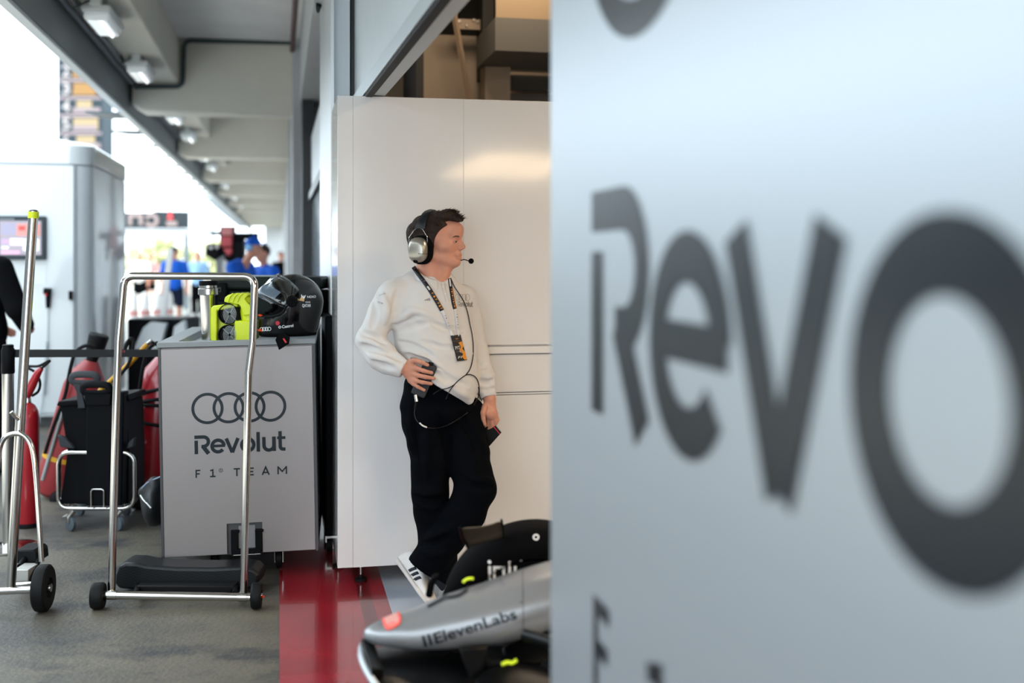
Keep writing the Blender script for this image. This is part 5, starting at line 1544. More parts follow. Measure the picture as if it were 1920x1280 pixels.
nb = thing('notebook', 'black notebook with a red line along its edge in the man\'s left hand', 'notebook', J(905, 839, .05))
NA_, NB_, NC_ = J(893, 755, .045), J(940, 811, .045), J(915, 839, .05)
ND_ = NA_ + (NC_ - NB_)
nn_ = (NB_ - NA_).cross(NC_ - NB_).normalized()
if nn_.dot(AWAY) < 0: nn_ = -nn_
obj('cover', MB().prism([NA_, NB_, NC_, ND_], nn_ * .003), mat('black_board', '#07070a', .5, spec=.2), nb)
obj('pages', MB().prism([p + nn_ * .003 for p in (NA_.lerp(ND_, .01), NB_.lerp(NC_, .01), NC_.lerp(NB_, .02), ND_.lerp(NA_, .02))], nn_ * .010), M['lan_white'], nb)
obj('back_cover', MB().prism([p + nn_ * .013 for p in (NA_, NB_, NC_, ND_)], nn_ * .003), mat('black_board', '#07070a', .5, spec=.2), nb)
e0, e1 = NA_.lerp(ND_, .10), NB_.lerp(NC_, .10)
obj('red_line', MB().tube([e0 - nn_ * .001, e1 - nn_ * .001], .0022, 6), mat('red_elastic', '#c01a34', .5), nb)
# ============================================================ the race car nose
DN = 3.36
def N_(px, py, dd=0.0): return at(px, py, DN + dd)
sN = DN / FP
M['car_silver'] = mat('satin_silver_bodywork', '#8f9296', .30, .45, coat=.3)
M['car_black'] = mat('black_carbon_bodywork', '#07090c', .3, spec=.2)
M['tyre'] = mat('tyre_rubber', '#08080a', .7, bump=.04, bscale=90, spec=.04)
M['lime'] = mat('lime_marker', '#d6ea1c', .45, emit='#d6ea1c', estr=.15)
M['coral'] = mat('coral_sticker', '#f0574c', .5)
M['coral_pale'] = mat('pale_coral_sticker', '#d89a95', .5)
car = thing('race_car', 'silver racing car, long pointed nose and black front wheel, parked before the cabinets', 'race car', Vector((N_(1000, 1200, .3).x, N_(1000, 1200, .3).y, 0)))
AXd = .30                                       # the car recedes a little to the right
def NX(px): return (px - 682) / 348.0 * AXd * .35
sta = [  # px along, top y, bottom y, half width (m)
    (681.5, 1186, 1194, .006), (684, 1178, 1200, .020), (690, 1171, 1206, .034), (699, 1164, 1212, .047), (715, 1155, 1217, .062), (747, 1140, 1223, .082),
    (785, 1125, 1228, .098), (840, 1101, 1228, .112), (915, 1075, 1222, .126), (990, 1048, 1206, .138), (1035, 1034, 1192, .146), (1150, 1000, 1175, .165), (1300, 960, 1160, .20), (1480, 915, 1150, .25)]
rings = []
CARF = (RIGHT + AWAY * (AXd * .35 / (348 * sN))).normalized()
CARL = CARF.cross(UP).normalized()
if CARL.dot(AWAY) > 0: CARL = -CARL              # towards the camera
for px, ty, by, hw in sta:
    c = N_(px, (ty + by) / 2, NX(px)); hh = (by - ty) / 2 * (DN + NX(px)) / FP
    # camera looks down: part of the silhouette height is the width
    vv = max(hh * .55, hh - hw * .30)
    r = []
    for i in range(40):
        a = 2 * PI * i / 40; ca, sa = math.cos(a), math.sin(a)
        r.append(c + CARL * hw * math.copysign(abs(ca) ** .72, ca) + UP * vv * math.copysign(abs(sa) ** .85, sa))
    rings.append(r)
fine = []
for i in range(len(rings) - 1):
    p0, p1, p2, p3 = rings[max(i - 1, 0)], rings[i], rings[i + 1], rings[min(i + 2, len(rings) - 1)]
    for q in range(4):
        s_ = q / 4
        fine.append([0.5 * ((2 * b) + (c - a) * s_ + (2 * a - 5 * b + 4 * c - d) * s_ * s_ + (3 * b - a - 3 * c + d) * s_ ** 3) for a, b, c, d in zip(p0, p1, p2, p3)])
fine.append(rings[-1])
nose = obj('nose_cone', MB().loft(fine[:37]), M['car_silver'], car, ang=60)
chas = obj('chassis', MB().loft(fine[36:]), M['car_silver'], car, ang=60)
bpy.context.view_layer.update()
NV = bvh_of(nose, chas)
sticker('lettering', join2(ribbon2([(0, 0), (0, 20.5)], 5), ribbon2([(10.5, 0), (10.5, 20.5)], 5), move2(text2('ElevenLabs', 20.5, .018, 160), 19, 0)), 799, 1211, 1, M['ink'], NV, car, 7, rot=-.298, lift=.003)
sq = [(717, 1160), (732, 1154), (747, 1148), (752, 1161), (750, 1171), (738, 1178), (726, 1182), (719, 1173)]
def pxpoly(pts): return [Vector(p) for p in pts], [tuple(range(len(pts)))]
obj('nose_sticker', stick(pxpoly(sq), NV, .0025, 6), M['coral_pale'], car, smooth=False, label='pale coral sticker')
rb2 = ribbon2([(718.5, 1161), (722, 1172), (728, 1180), (739, 1175.5), (748.5, 1169.5), (751, 1160), (746.5, 1149)], 4.4)
obj('nose_sticker_edge', stick(rb2, NV, .0035, 5), M['coral'], car, smooth=False)
obj('nose_sticker_edge', stick(ribbon2([(725, 1176), (731, 1171.5), (742, 1167)], 2.2), NV, .0037, 5), M['coral'], car, smooth=False)
mk = join2(ribbon2([(798, 1125), (826, 1114), (856, 1104.5)], 4.6), ribbon2([(802, 1138), (822, 1127.5), (836, 1119.5), (846, 1120), (862, 1116.5), (873, 1109), (876, 1101), (871, 1095.5)], 5.4))
obj('nose_emblem', stick(mk, NV, .003, 6), M['ink'], car, smooth=False)
gm = mat('grey_lettering', '#6c6f74', .5)
obj('lettering', stick(join2(move2(([Vector((v[0], -v[1])) for v in text2('MOZ', 6, 0, 22)[0]], text2('MOZ', 6, 0, 22)[1]), 932, 1082, rot=1.05)), NV, .003, 4), gm, car, smooth=False)
obj('seam_line', stick(ribbon2([(980, 1056), (980.5, 1090), (981, 1140), (981, 1195)], 1.3), NV, .002, 5), M['edge_dark'], car, smooth=False)
for x, y in ((977, 1129), (979, 1066), (976, 1180)):
    obj('fastener', stick(([(x + 2.6 * math.cos(2 * PI * k / 12), y + 2.2 * math.sin(2 * PI * k / 12)) for k in range(12)], [tuple(range(12))]), NV, .003), gm, car, smooth=False)
# front wheel beyond the nose
WR = .333
wc = at(1003, 1183, 3.76); wc.z = WR
WAX = (CARL * .96 + RIGHT * -.22).normalized()
ww = .24
wh = obj('wheel', MB().lathe(wc - WAX * ww, WAX, [(0, .20), (0, .26), (.015, WR - .03), (.045, WR - .006), (.08, WR), (ww - .06, WR), (ww - .02, WR - .008), (ww + .008, WR - .035), (ww + .016, .275), (ww + .010, .242), (ww - .004, .235), (ww - .03, .23)], 72), M['tyre'], car, ang=50)
obj('rim', MB().lathe(wc - WAX * ww, WAX, [(ww - .03, .232), (ww - .008, .228), (ww - .02, .15), (ww - .012, .06), (ww + .0, .03), (ww + .002, .004)], 48), M['car_black'], wh)
WV = bvh_of(wh, [c for c in wh.children][0])
word = join2(ribbon2([(918, 1060), (918, 1098)], 5.6), ([(918 + 3.2 * math.cos(2 * PI * k / 14), 1053 + 3.2 * math.sin(2 * PI * k / 14)) for k in range(14)], [tuple(range(14))]),
             ribbon2([(927, 1098), (927, 1063), (944, 1063), (946, 1098)], 5.4), ribbon2([(955.5, 1051), (955.5, 1098)], 5.4), ribbon2([(966, 1060), (966, 1098)], 5.4), ([(977 + 3.0 * math.cos(2 * PI * k / 14), 1051.5 + 3.0 * math.sin(2 * PI * k / 14)) for k in range(14)], [tuple(range(14))]))
obj('tyre_lettering', stick(word, WV, .003, 6), M['white_ink'], wh, smooth=False)
obj('tyre_emblem', stick(ribbon2([(1005 + 4.6 * math.cos(2 * PI * k / 24), 1007.5 + 4.6 * math.sin(2 * PI * k / 24)) for k in range(24)], 2.6, True), WV, .003), M['white_ink'], wh, smooth=False)
# winglet above the wheel
wg = []
for i in range(9):
    f = i / 8
    xt = 862 + 78 * f; yt = 988 - 2 * f - 12 * f ** 3
    xb = 878 + 66 * f; yb = 1026 - 18 * f
    wg.append((at(xt, yt, 3.66 + .10 * f), at((xt + xb) / 2 - 3 + 4 * f, (yt + yb) / 2 + 1, 3.70 + .08 * f), at(xb, yb, 3.72 + .06 * f)))
mb = MB()
for r in wg: mb.v += list(r)
for i in range(8):
    for k in range(2): mb.f.append((3 * i + k, 3 * i + k + 1, 3 * i + 4 + k, 3 * i + 3 + k))
obj('winglet', mb, mat('dark_bronze_carbon', '#2a241d', .4), car, solid=.006, subdiv=1)
obj('winglet_fin', MB().tube([wg[0][0], wg[0][1], wg[0][2]], .0055, 8), M['car_black'], car)
obj('winglet_fin', MB().tube([wg[8][0], wg[8][1], wg[8][2]], .0045, 8), M['car_black'], car)
# fender plate in front of the wheel
obj('brake_duct', MB().prism(fillet([at(797, 1119, 3.68), at(801, 1098, 3.68), at(811, 1083, 3.68), at(823, 1080, 3.68), at(813, 1100, 3.68), at(810, 1122, 3.68)], .01, 4, True), AWAY * .05), M['tyre'], car, bevel=.004)
obj('lime_marker', MB().tube(smooth_path([at(868, 1091, 3.42), at(874, 1086, 3.42), at(881, 1084, 3.42), at(888, 1084.5, 3.42)]), .004, 8), M['lime'], car)
# front wing under the nose
def plane(le, te, th, nm, m):
    R_ = []
    n = len(le)
    mb = MB()
    for a, b in zip(le, te):
        d = (b - a); u = UP
        R_.append([a, a.lerp(b, .12) + u * th * .75, a.lerp(b, .35) + u * th, a.lerp(b, .7) + u * th * .6, b, a.lerp(b, .7) - u * th * .2, a.lerp(b, .35) - u * th * .5, a.lerp(b, .1) - u * th * .5])
    return obj(nm, MB().loft(R_), m, car, ang=60, subdiv=1)
le = [at(740, 1213, DN + .30), at(700, 1205, DN + .16), at(681, 1210, DN + .04), at(677, 1228, DN - .06), at(684, 1252, DN - .14), at(703, 1284, DN - .22), at(740, 1330, DN - .30), at(800, 1390, DN - .36)]
te = [at(1050, 1210, DN + .42), at(1050, 1215, DN + .3), at(1050, 1232, DN + .16), at(1050, 1250, DN + .06), at(1050, 1275, DN - .02), at(1055, 1310, DN - .1), at(1060, 1360, DN - .2), at(1065, 1420, DN - .28)]
plane([v - UP * .01 for v in le], te, .012, 'wing_main_plane', M['car_black'])
obj('wing_leading_edge', MB().tube(smooth_path([v + UP * .004 for v in le[1:]]), .010, 12), mat('pale_silver_edge', '#c6ced4', .35, .3, coat=.3), car)
obj('wing_endplate', MB().prism([at(676, 1214, DN - .02), at(700, 1216, DN + .02), at(720, 1275, DN - .16), at(696, 1272, DN - .2)], UP * .03), M['car_black'], car, bevel=.004)
flaps = [([(800, 1240, .0), (835, 1222, .06), (872, 1218, .1), (912, 1232, .12), (948, 1252, .10)], [(830, 1300, -.1), (875, 1290, -.06), (915, 1290, -.02), (950, 1300, 0), (985, 1310, 0)]),
         ([(880, 1270, -.1), (925, 1248, -.06), (965, 1240, -.03), (1005, 1244, .0), (1050, 1262, 0)], [(890, 1340, -.2), (940, 1320, -.16), (990, 1310, -.12), (1040, 1315, -.1), (1080, 1330, -.1)]),
         ([(930, 1215, .10), (965, 1203, .14), (1000, 1186, .18), (1045, 1168, .22)], [(960, 1262, .02), (1000, 1250, .06), (1040, 1240, .1), (1080, 1230, .14)])]
for i, (a, b) in enumerate(flaps):
    plane([N_(*p) for p in a], [N_(*p) for p in b], .022, 'wing_flap', M['car_black'])
obj('wing_pylon', MB().prism([N_(800, 1218, .04), N_(850, 1214, .06), N_(838, 1262, .04), N_(812, 1270, .02)], AWAY * .02), M['car_black'], car, bevel=.006)
obj('wing_pylon', MB().prism([N_(860, 1215, -.10), N_(915, 1212, -.08), N_(905, 1262, -.08), N_(878, 1276, -.1)], AWAY * .02), M['car_black'], car, bevel=.006)
obj('suspension_arm', MB().tube([N_(985, 1190, -.1), N_(1100, 1225, -.28)], .018, 12), M['car_black'], car)
obj('white_vane', MB().prism([N_(990, 1205, -.05), N_(1036, 1190, -.02), N_(1045, 1212, -.02), N_(1005, 1209, -.05)], AWAY * .012), M['lip'], car, bevel=.004)
obj('lime_marker', MB().tube(smooth_path([N_(941, 1245, -.08), N_(952, 1241, -.08), N_(960, 1242.5, -.08), N_(969, 1237, -.08)]), .0055, 8), M['lime'], car)
# ============================================================ white pit-lane gantry cabinet, left
YG = 11.15
def gY(px, py): return onY(px, py, YG)
XG1 = -1.74; XG0 = -4.6; YG2 = 13.55; rc = .22
M['gantry'] = mat('white_gloss_fibreglass', '#cacfd3', .2, coat=.5)
M['gantry_gap'] = mat('grey_seam', '#8d9499', .6)
t = thing('pit_wall_cabinet', 'tall white pit-lane cabinet with rounded corner, standing at the left of the lane', 'cabinet', ((XG0 + XG1) / 2, (YG + YG2) / 2, 0))
def outline(g=0.0, n=10):
    P = [(XG0 - g, YG - g)]
    for k in range(n + 1):
        a = -PI / 2 + PI / 2 * k / n
        P.append((XG1 - rc + math.cos(a) * (rc + g), YG + rc + math.sin(a) * (rc + g)))
    P += [(XG1 + g, YG2 + g), (XG0 - g, YG2 + g)]
    return P
zs = gY(140, 308).z
def ztop(x): return 2.67 + .14 * max(0, min(1, (-1.85 - x) / .9)) ** 1.5 + max(0, (-2.75 - x)) * .02
obj('body', MB().loft([[(x, y, .10) for x, y in outline()], [(x, y, zs - .01) for x, y in outline()]]), M['gantry'], t, ang=50)
obj('seam', MB().loft([[(x, y, zs - .012) for x, y in outline(-.012)], [(x, y, zs + .004) for x, y in outline(-.012)]]), M['gantry_gap'], t)
ol = outline(.006, 14)
ol2 = [(XG0 + (ol[1][0] - XG0) * k / 12, ol[0][1]) for k in range(12)] + ol[1:-1] + [(XG1 + (XG0 - XG1) * k / 12, YG2 + .006) for k in range(1, 13)]
obj('roof_cap', MB().loft([[(x, y, zs + .002) for x, y in ol2], [(x, y, ztop(x) - .03) for x, y in ol2], [(x + (.03 if x < -3 else -.03), y + (.03 if y < 12 else -.03), ztop(x)) for x, y in ol2]]), M['gantry'], t, ang=50)
obj('plinth', MB().bx(XG0 + .05, XG1 - .08, YG + .08, YG2 - .05, 0, .10), M['edge_dark'], t)
xd = gY(141, 500).x
obj('door', MB().bx(XG0 + .3, xd - .012, YG - .014, YG + .01, .13, zs - .012), M['gantry'], t, bevel=.004)
obj('door_gap', MB().bx(xd - .012, xd + .006, YG - .004, YG + .01, .13, zs - .012), M['gantry_gap'], t)
def gbox(x0, x1, y0, y1, f0, f1):
    a, b = gY(x0, y0), gY(x1, y1)
    return MB().bx(a.x, b.x, YG - .014 - f1, YG - .014 - f0, b.z, a.z)
mo = obj('monitor', gbox(-6, 88, 405, 487, 0, .05), mat('dark_teal_bezel', '#1d2c33', .35, spec=.3), t, bevel=.006)
obj('screen', gbox(2, 80, 414, 478, .05, .052), mat('lit_screen', '#7a7480', .3, emit='#b9aeb8', estr=.45), mo)
cols = [((6, 34, 418, 440), '#8d8aa0'), ((34, 54, 420, 442), '#c9807a'), ((38, 50, 424, 432), '#b8403c'), ((54, 78, 420, 442), '#b5746c'), ((22, 46, 447, 460), '#ddd3dc'), ((46, 76, 448, 470), '#d6dcd8'), ((6, 22, 448, 458), '#a98fb0'), ((6, 40, 470, 476), '#d19cc0'), ((6, 20, 461, 467), '#c8cbd0'), ((2, 30, 410, 412), '#7b858a')]
for i, ((x0, x1, y0, y1), c) in enumerate(cols):
    obj('screen_window', gbox(x0, x1, y0, y1, .0525 + .0005 * i, .053 + .0005 * i), mat('screen_window', c, .4, emit=c, estr=.5), mo)
obj('notice', gbox(63, 87, 497, 533, 0, .003), mat('notice_sheet', '#d9dedd', .6), t)
lt = obj('latch', gbox(130, 137, 545, 562, 0, .03), M['black_plastic'], t, bevel=.006)
def gp(px, py, f): return gY(px, py) + Vector((0, -f, 0))
sc = thing('hand_scanner', 'black handheld scanner with red trigger hanging on the white cabinet door', 'scanner', gp(92, 585, .05))
obj('head', MB().tube([gp(84, 545, .06), gp(99, 546, .06)], .030, 12, flat=.8), M['black_plastic'], sc, bevel=.004)
obj('grip', MB().tube([gp(93, 548, .05), gp(92, 562, .05), gp(92, 577, .05)], [.024, .022, .018], 12), M['black_plastic'], sc)
obj('trigger', MB().tube([gp(89, 549, .08), gp(90, 554, .08)], .011, 8), mat('red_trigger', '#c02a2a', .4), sc)
hx = [gp(92, 578, .05), gp(92, 600, .04), gp(91, 640, .04)]
for k in range(150):
    y = 640 + 100 * k / 150; a = k * 1.25
    q = gp(90 - 6 * (k / 150) ** 1.5, y, .04); hx.append(q + Vector((math.cos(a) * .012, math.sin(a) * .012, 0)))
hx += [gp(82, 752, .04), gp(78, 775, .06), gp(76, 793, .08)]
obj('coiled_cord', MB().tube(hx, .0045, 6), mat('grey_cord', '#9aa3a8', .6), sc)

# ============================================================ position tower and sign, far
DT = 44.0
def tp_(x, y, dd=0.0): return at(x, y, DT + dd)
M['tower'] = mat('tower_panel', '#343d43', .8, spec=.1)
t = thing('position_tower', 'tall race position tower with white numbers and amber columns, behind the white cabinet', 'scoreboard', Vector((tp_(150, 480).x, tp_(150, 480).y, 0)))
def tq(x0, x1, y0, y1, l0, l1): return MB().prism([tp_(x0, y1, -l1), tp_(x1, y1, -l1), tp_(x1, y0, -l1), tp_(x0, y0, -l1)], AWAY * (l1 - l0))
obj('board', tq(108, 192, 78, 330, -1.2, 0), M['tower'], t)
obj('mast', MB().prism([tp_(130, 560, .3), tp_(170, 560, .3), tp_(170, 330, .3), tp_(130, 330, .3)], AWAY * .6), M['tower'], t)
lw = mat('lit_white_number', '#333333', .8, emit='#f6f4f6', estr=.8); lp = mat('pale_pink_bar', '#333333', .8, emit='#e2d0d8', estr=.62)
la = mat('amber_digits', '#332a1c', .8, emit='#f0b869', estr=.62); lc = mat('cream_digits', '#333024', .8, emit='#f7dfae', estr=.68)
for i, n_ in enumerate('23456'):
    y = 132 + 33.2 * i
    gx = text2(n_, 22, .03, 15)
    obj('number', on_plane(move2(gx, 0, 0), tp_(116, y + 11, -.03), RIGHT, UP, DT / FP), lw, t, smooth=False)
    obj('bar', tq(110, 190, y + 15.5, y + 21, 0, .02), lp, t)
    obj('name_block', tq(143 + (i % 2) * -6, 184 - (i % 3) * 6, y - 10, y + 12, 0, .03), la if i < 2 else lc, t, bevel=.05)
    obj('name_block', tq(136, 188 - (i % 2) * 8, y + 3, y + 13, .03, .05), lp if i > 1 else la, t)
for y in (108, 165, 208):
    pass
DS = 34.0
def sp_(x, y, dd=0.0): return at(x, y, DS + dd)
t = thing('overhead_sign', 'dark overhead sign with red and white lettering above the far pit lane', 'sign', Vector((sp_(346, 480).x, sp_(346, 480).y, 0)))
obj('board', MB().prism([sp_(130, 428), sp_(350, 428), sp_(350, 396), sp_(290, 395), sp_(284, 398), sp_(130, 398)], AWAY * .3), mat('slate_board', '#3f4448', .8, spec=.1), t)
sw = mat('pale_pink_lettering', '#55504f', .8, emit='#f2dcda', estr=.5); sr = mat('red_lettering', '#d8494a', .5, emit='#d8494a', estr=.3)
k = DS / FP
obj('lettering', on_plane(ribbon2([(0, 4), (0, 22), (20, 22), (20, 4)], 7), sp_(244, 426, -.05), RIGHT, UP, k), sw, t, smooth=False)
obj('lettering', on_plane(ribbon2(arc2(12, 13, 10, 160, -160, 20), 7), sp_(272, 426, -.05), RIGHT, UP, k), sw, t, smooth=False)
obj('lettering', on_plane(ribbon2([(0, 5), (20, 5)], 9), sp_(312, 424, -.05), RIGHT, UP, k), sw, t, smooth=False)
obj('lettering', on_plane(ribbon2([(3, 0), (6, 12), (9, 0)], 5), sp_(313, 411, -.05), RIGHT, UP, k), sr, t, smooth=False)
obj('beam', MB().prism([sp_(100, 441, .1), sp_(400, 441, .1), sp_(400, 429, .1), sp_(100, 429, .1)], AWAY * .2), mat('pale_gantry_beam', '#cfd2d8', .6), t)
obj('post', MB().prism([sp_(344, 582, .1), sp_(352, 582, .1), sp_(352, 440, .1), sp_(344, 440, .1)], AWAY * .15), mat('grey_gantry_post', '#7d878b', .6), t)
# trees beyond the lane end
leaf = mat('sunlit_leaves', '#b9b88e', .8, c2='#8f9766', vscale=2)
for i, (x, w_, hh) in enumerate(((262, 30, 462), (300, 34, 452), (350, 30, 466), (395, 36, 456))):
    rr = random.Random(i)
    t = thing('tree', ['pale sunlit tree far beyond the lane, just right of the white cabinet', 'tallest pale sunlit tree under the overhead sign', 'pale sunlit tree behind the sign post', 'pale sunlit tree behind the red panelled rig'][i], 'tree', Vector((at(x, 500, 70 + 5 * i).x, at(x, 500, 70 + 5 * i).y, 0)), 'trees beyond the pit lane')
    m = MB()
    for q in range(26):
        p = at(x + rr.uniform(-w_ * .6, w_ * .6), rr.uniform(hh, 512), 70 + 5 * i + rr.uniform(-1, 1)); m.sphere(p, rr.uniform(.25, .5), 8, 6, (1, 1, rr.uniform(.6, 1)))
    fo = obj('foliage', m, leaf, t)
    fo['kind'] = 'stuff'
    p = at(x, 540, 70 + 5 * i); obj('trunk', MB().cyl((p.x, p.y, 0), (p.x, p.y, 1.2), .12, 8), M['strut'], t)

# ============================================================ crew in the pit lane
M['blue'] = mat('royal_blue_cloth', '#1454b8', .75, spec=.2); M['navy_c'] = mat('navy_cloth', '#10182c', .85, spec=.15); M['black_c'] = mat('black_cloth', '#07080b', .9, bump=.1, bscale=20, spec=.08)
def crew(label, px, d, face, shirt_m, leg_m, shorts=True, H=1.80, armR=None, armL=None, lean=0.0, headf=0.0, cap=None, group='crew in the pit lane', h=.014, sleeve=True, jacket=False, shoe_m=None):
    o = at(px, 500, d); o.z = 0
    f = RIGHT * math.sin(face) - AWAY * math.cos(face); l = RIGHT * math.cos(face) + AWAY * math.sin(face)
    k = H / 1.8
    def P(x, y, z): 
        y2 = y + lean * max(0, z - .95) 
        return o + (l * x + f * y2 + UP * z) * k
    root = thing('person', label, 'person', o, group)
    armR = armR or [(-.20, 0, 1.43), (-.27, -.02, 1.14), (-.26, .10, .90)]
    armL = armL or [(.20, 0, 1.43), (.27, -.02, 1.14), (.26, .10, .90)]
    lo_, hi_ = o + Vector((-.75, -.75, 0)), o + Vector((.75, .75, 1.95))
    F_ = Field(lo_, hi_, h)
    hz = 1.68
    F_.ell(P(0, headf + .01, hz), np.array((.078, .098, .118)) * k, (l, f, UP), .02)
    F_.ell(P(0, headf + .045, hz - .055), np.array((.055, .058, .065)) * k, (l, f, UP), .03)
    F_.cap(P(0, headf + .10, hz - .02), P(0, headf + .118, hz - .035), .014, .016, .01)
    for s in (1, -1): F_.ell(P(.078 * s, headf, hz - .01), (.018, .03, .035), (l, f, UP), .01)
    F_.cap(P(0, headf * .4 - .01, 1.44), P(0, headf * .9, 1.60), .055, .052, .03)
    F_.ell(P(0, 0, 1.25), np.array((.165, .11, .24)) * k, (l, f, UP), .04)
    F_.ell(P(0, 0, .98), np.array((.15, .11, .16)) * k, (l, f, UP), .04)
    for a in (armR, armL):
        F_.chain([P(*q) for q in a], [.05, .041, .030], .02)
        e = P(*a[2]); dr = (P(*a[2]) - P(*a[1])).normalized()
        F_.cap(e, e + dr * .09, .030, .036, .01); 
        sd = dr.orthogonal().normalized()
        for q in range(4): F_.cap(e + dr * .08 + sd * (.018 * (q - 1.5)), e + dr * (.165 - .01 * abs(q - 1.3)) + sd * (.020 * (q - 1.5)) + f * .01, .011, .009, .006)
        F_.cap(e + dr * .03 + f * .02, e + dr * .09 + f * .05, .013, .010, .01)
    for s in (1, -1):
        F_.chain([P(.09 * s, 0, .92), P(.10 * s, .02, .50), P(.10 * s, -.02, .09)], [.085, .058, .042], .02)
        F_.cap(P(.10 * s, -.03, .05), P(.11 * s, .13, .03), .030, .024, .02)
    b_ = obj('body', F_.nets('body'), M['skin'], root, ang=180)
    Sh = Field(lo_, hi_, h)
    Sh.ell(P(0, .0, 1.27), np.array((.188, .135, .27)) * k, (l, f, UP), .04)
    Sh.cap(P(-.16, 0, 1.44), P(.16, 0, 1.44), .075, .075, .04)
    Sh.ell(P(0, .01, 1.0), np.array((.178, .138, .20)) * k, (l, f, UP), .05)
    zc = .86 if not jacket else .78
    Sh.below(P(0, 0, zc), -UP)
    for a in (armR, armL):
        q = [P(*x) for x in a]
        if jacket: Sh.chain([q[0], q[1], q[2]], [.085, .075, .060], .03)
        else: Sh.cap(q[0], q[0].lerp(q[1], .75), .075, .068, .03)
    Sh.below(P(0, headf * .3, 1.535), UP + f * .2)
    obj('jacket' if jacket else 'polo_shirt', Sh.nets('shirt'), shirt_m, root, ang=180)
    Tr = Field(lo_, hi_, h)
    Tr.ell(P(0, 0, .92), np.array((.168, .125, .16)) * k, (l, f, UP), .04)
    for s in (1, -1):
        if shorts: Tr.chain([P(.09 * s, 0, .90), P(.105 * s, .015, .52)], [.105, .095], .02)
        else: Tr.chain([P(.09 * s, 0, .90), P(.10 * s, .02, .50), P(.10 * s, -.02, .08)], [.105, .088, .075], .02)
    if shorts: Tr.below(P(0, 0, .52), -UP)
    else: Tr.below(P(0, 0, .055), -UP)
    Tr.below(P(0, 0, .99), UP)
    obj('shorts' if shorts else 'trousers', Tr.nets('shorts'), leg_m, root, ang=180)
    for s in (1, -1):
        obj('shoe', MB().sphere(P(.105 * s, .05, .056), 1, 16, 10, (.060, .165, .054), Matrix((l, f, UP)).transposed()), shoe_m or M['shoe_white'], root)
    if cap is not None:
        obj('cap', MB().sphere(P(0, headf - .005, hz + .05), 1, 18, 8, (.086, .106, .085), Matrix((l, f, UP)).transposed()).prism([P(-.06, headf + .08, hz + .05), P(.06, headf + .08, hz + .05), P(.045, headf + .17, hz + .04), P(-.045, headf + .17, hz + .04)], UP * .012), cap, root)
    else:
        obj('hair', MB().sphere(P(0, headf - .018, hz + .035), 1, 18, 8, (.084, .100, .098), Matrix((l, f, UP)).transposed()), M['hair'], root)
    for s in (1, -1):
        obj('eye', MB().sphere(P(.032 * s, headf + .094, hz), .011, 8, 6), M['navy_c'], root)
    return root, P, f, l
crew('person in royal blue polo, navy shorts and dark cap walking in the lane', 327, 24.5, .25, M['blue'], M['navy_c'], cap=M['navy_c'], H=1.82)
rb1 = crew('person in royal blue with blue headset, bending forward beside the black rig', 441, 14.5, 1.25, M['blue'], M['navy_c'], shorts=False, H=1.84, lean=.16, headf=.14, cap=M['blue'], armR=[(-.20, 0, 1.43), (-.25, .16, 1.20), (-.08, .38, 1.16)], armL=[(.20, 0, 1.43), (.26, .10, 1.18), (.10, .36, 1.14)])
hs2 = thing('headset', 'blue and white ear defenders on the person bending by the black rig', 'headset', rb1[1](0, .14, 1.6))
q_ = rb1[1]
for s in (1, -1): obj('ear_cup', MB().lathe(q_(.078 * s, .14, 1.68), rb1[3] * s, [(0, .045), (.03, .045), (.05, .03)], 18), mat('pale_blue_cup', '#7fb7e6', .4), hs2)
obj('headband', MB().tube([q_(.10 * math.cos(a), .14, 1.70 + .125 * math.sin(a)) for a in np.linspace(0, PI, 14)], .012, 8), M['blue'], hs2)
crew('person in royal blue polo with bare forearms crossed, right of the bending person', 498, 15.5, -.75, M['blue'], M['navy_c'], shorts=False, H=1.76, headf=.05, armR=[(-.20, 0, 1.43), (-.27, .08, 1.16), (-.02, .27, 1.12)], armL=[(.20, 0, 1.43), (.27, .06, 1.16), (.02, .30, 1.14)])
crew('person in black far down the lane by the facade columns', 527, 31, .6, M['black_c'], M['black_c'], shorts=False, H=1.76)
crew('person in white shirt far down the lane, left of the blue shirted walker', 262, 33, .2, M['rail_white'], M['black_c'], H=1.76)
crew('person in pink shirt far down the lane, second from the white cabinet', 283, 38, -.3, mat('pink_cloth', '#c98f8c', .8), M['black_c'], H=1.74)
crew('person in pale blue shirt far down the lane, right of the walker', 371, 30, .1, mat('pale_blue_cloth', '#8fb6dc', .8), M['black_c'], shorts=False, H=1.75)
crew('person in black jacket with arm bent, cut off by the left edge of the picture', -32, 8.2, 2.6, M['black_c'], M['black_c'], shorts=False, H=1.90, jacket=True, group=None, h=.012,
     armR=[(-.20, 0, 1.43), (-.31, .05, 1.15), (-.16, .22, 1.03)], armL=[(.22, 0, 1.44), (.36, .04, 1.16), (.20, .22, 1.02)], shoe_m=M['black_c'])

# ============================================================ rig with red panels in the lane
DR = 17.5
def r_(x, y, dd=0.0): return at(x, y, DR + dd)
def rbx(x0, x1, y0, y1, d0, d1): return MB().prism([r_(x0, y1, d0), r_(x1, y1, d0), r_(x1, y0, d0), r_(x0, y0, d0)], AWAY * (d1 - d0))
t = thing('equipment_rig', 'black equipment rig with three stacked red panels in the pit lane', 'equipment rig', Vector((r_(425, 500).x, r_(425, 500).y, 0)))
red = mat('matt_red_panel', '#b5444a', .55)
obj('red_panel', rbx(414, 435, 424, 441, -.05, .05), mat('faded_red_panel', '#c07a78', .6), t, bevel=.01)
obj('red_panel', rbx(414, 434, 443, 462, -.05, .05), red, t, bevel=.01)
obj('red_panel', MB().prism([r_(418, 466, -.05), r_(434, 465, -.05), r_(434, 474, -.05), r_(427, 480, -.05)], AWAY * .1), red, t, bevel=.01)
obj('mast', rbx(412, 440, 424, 520, .06, .14), M['black_plastic'], t)
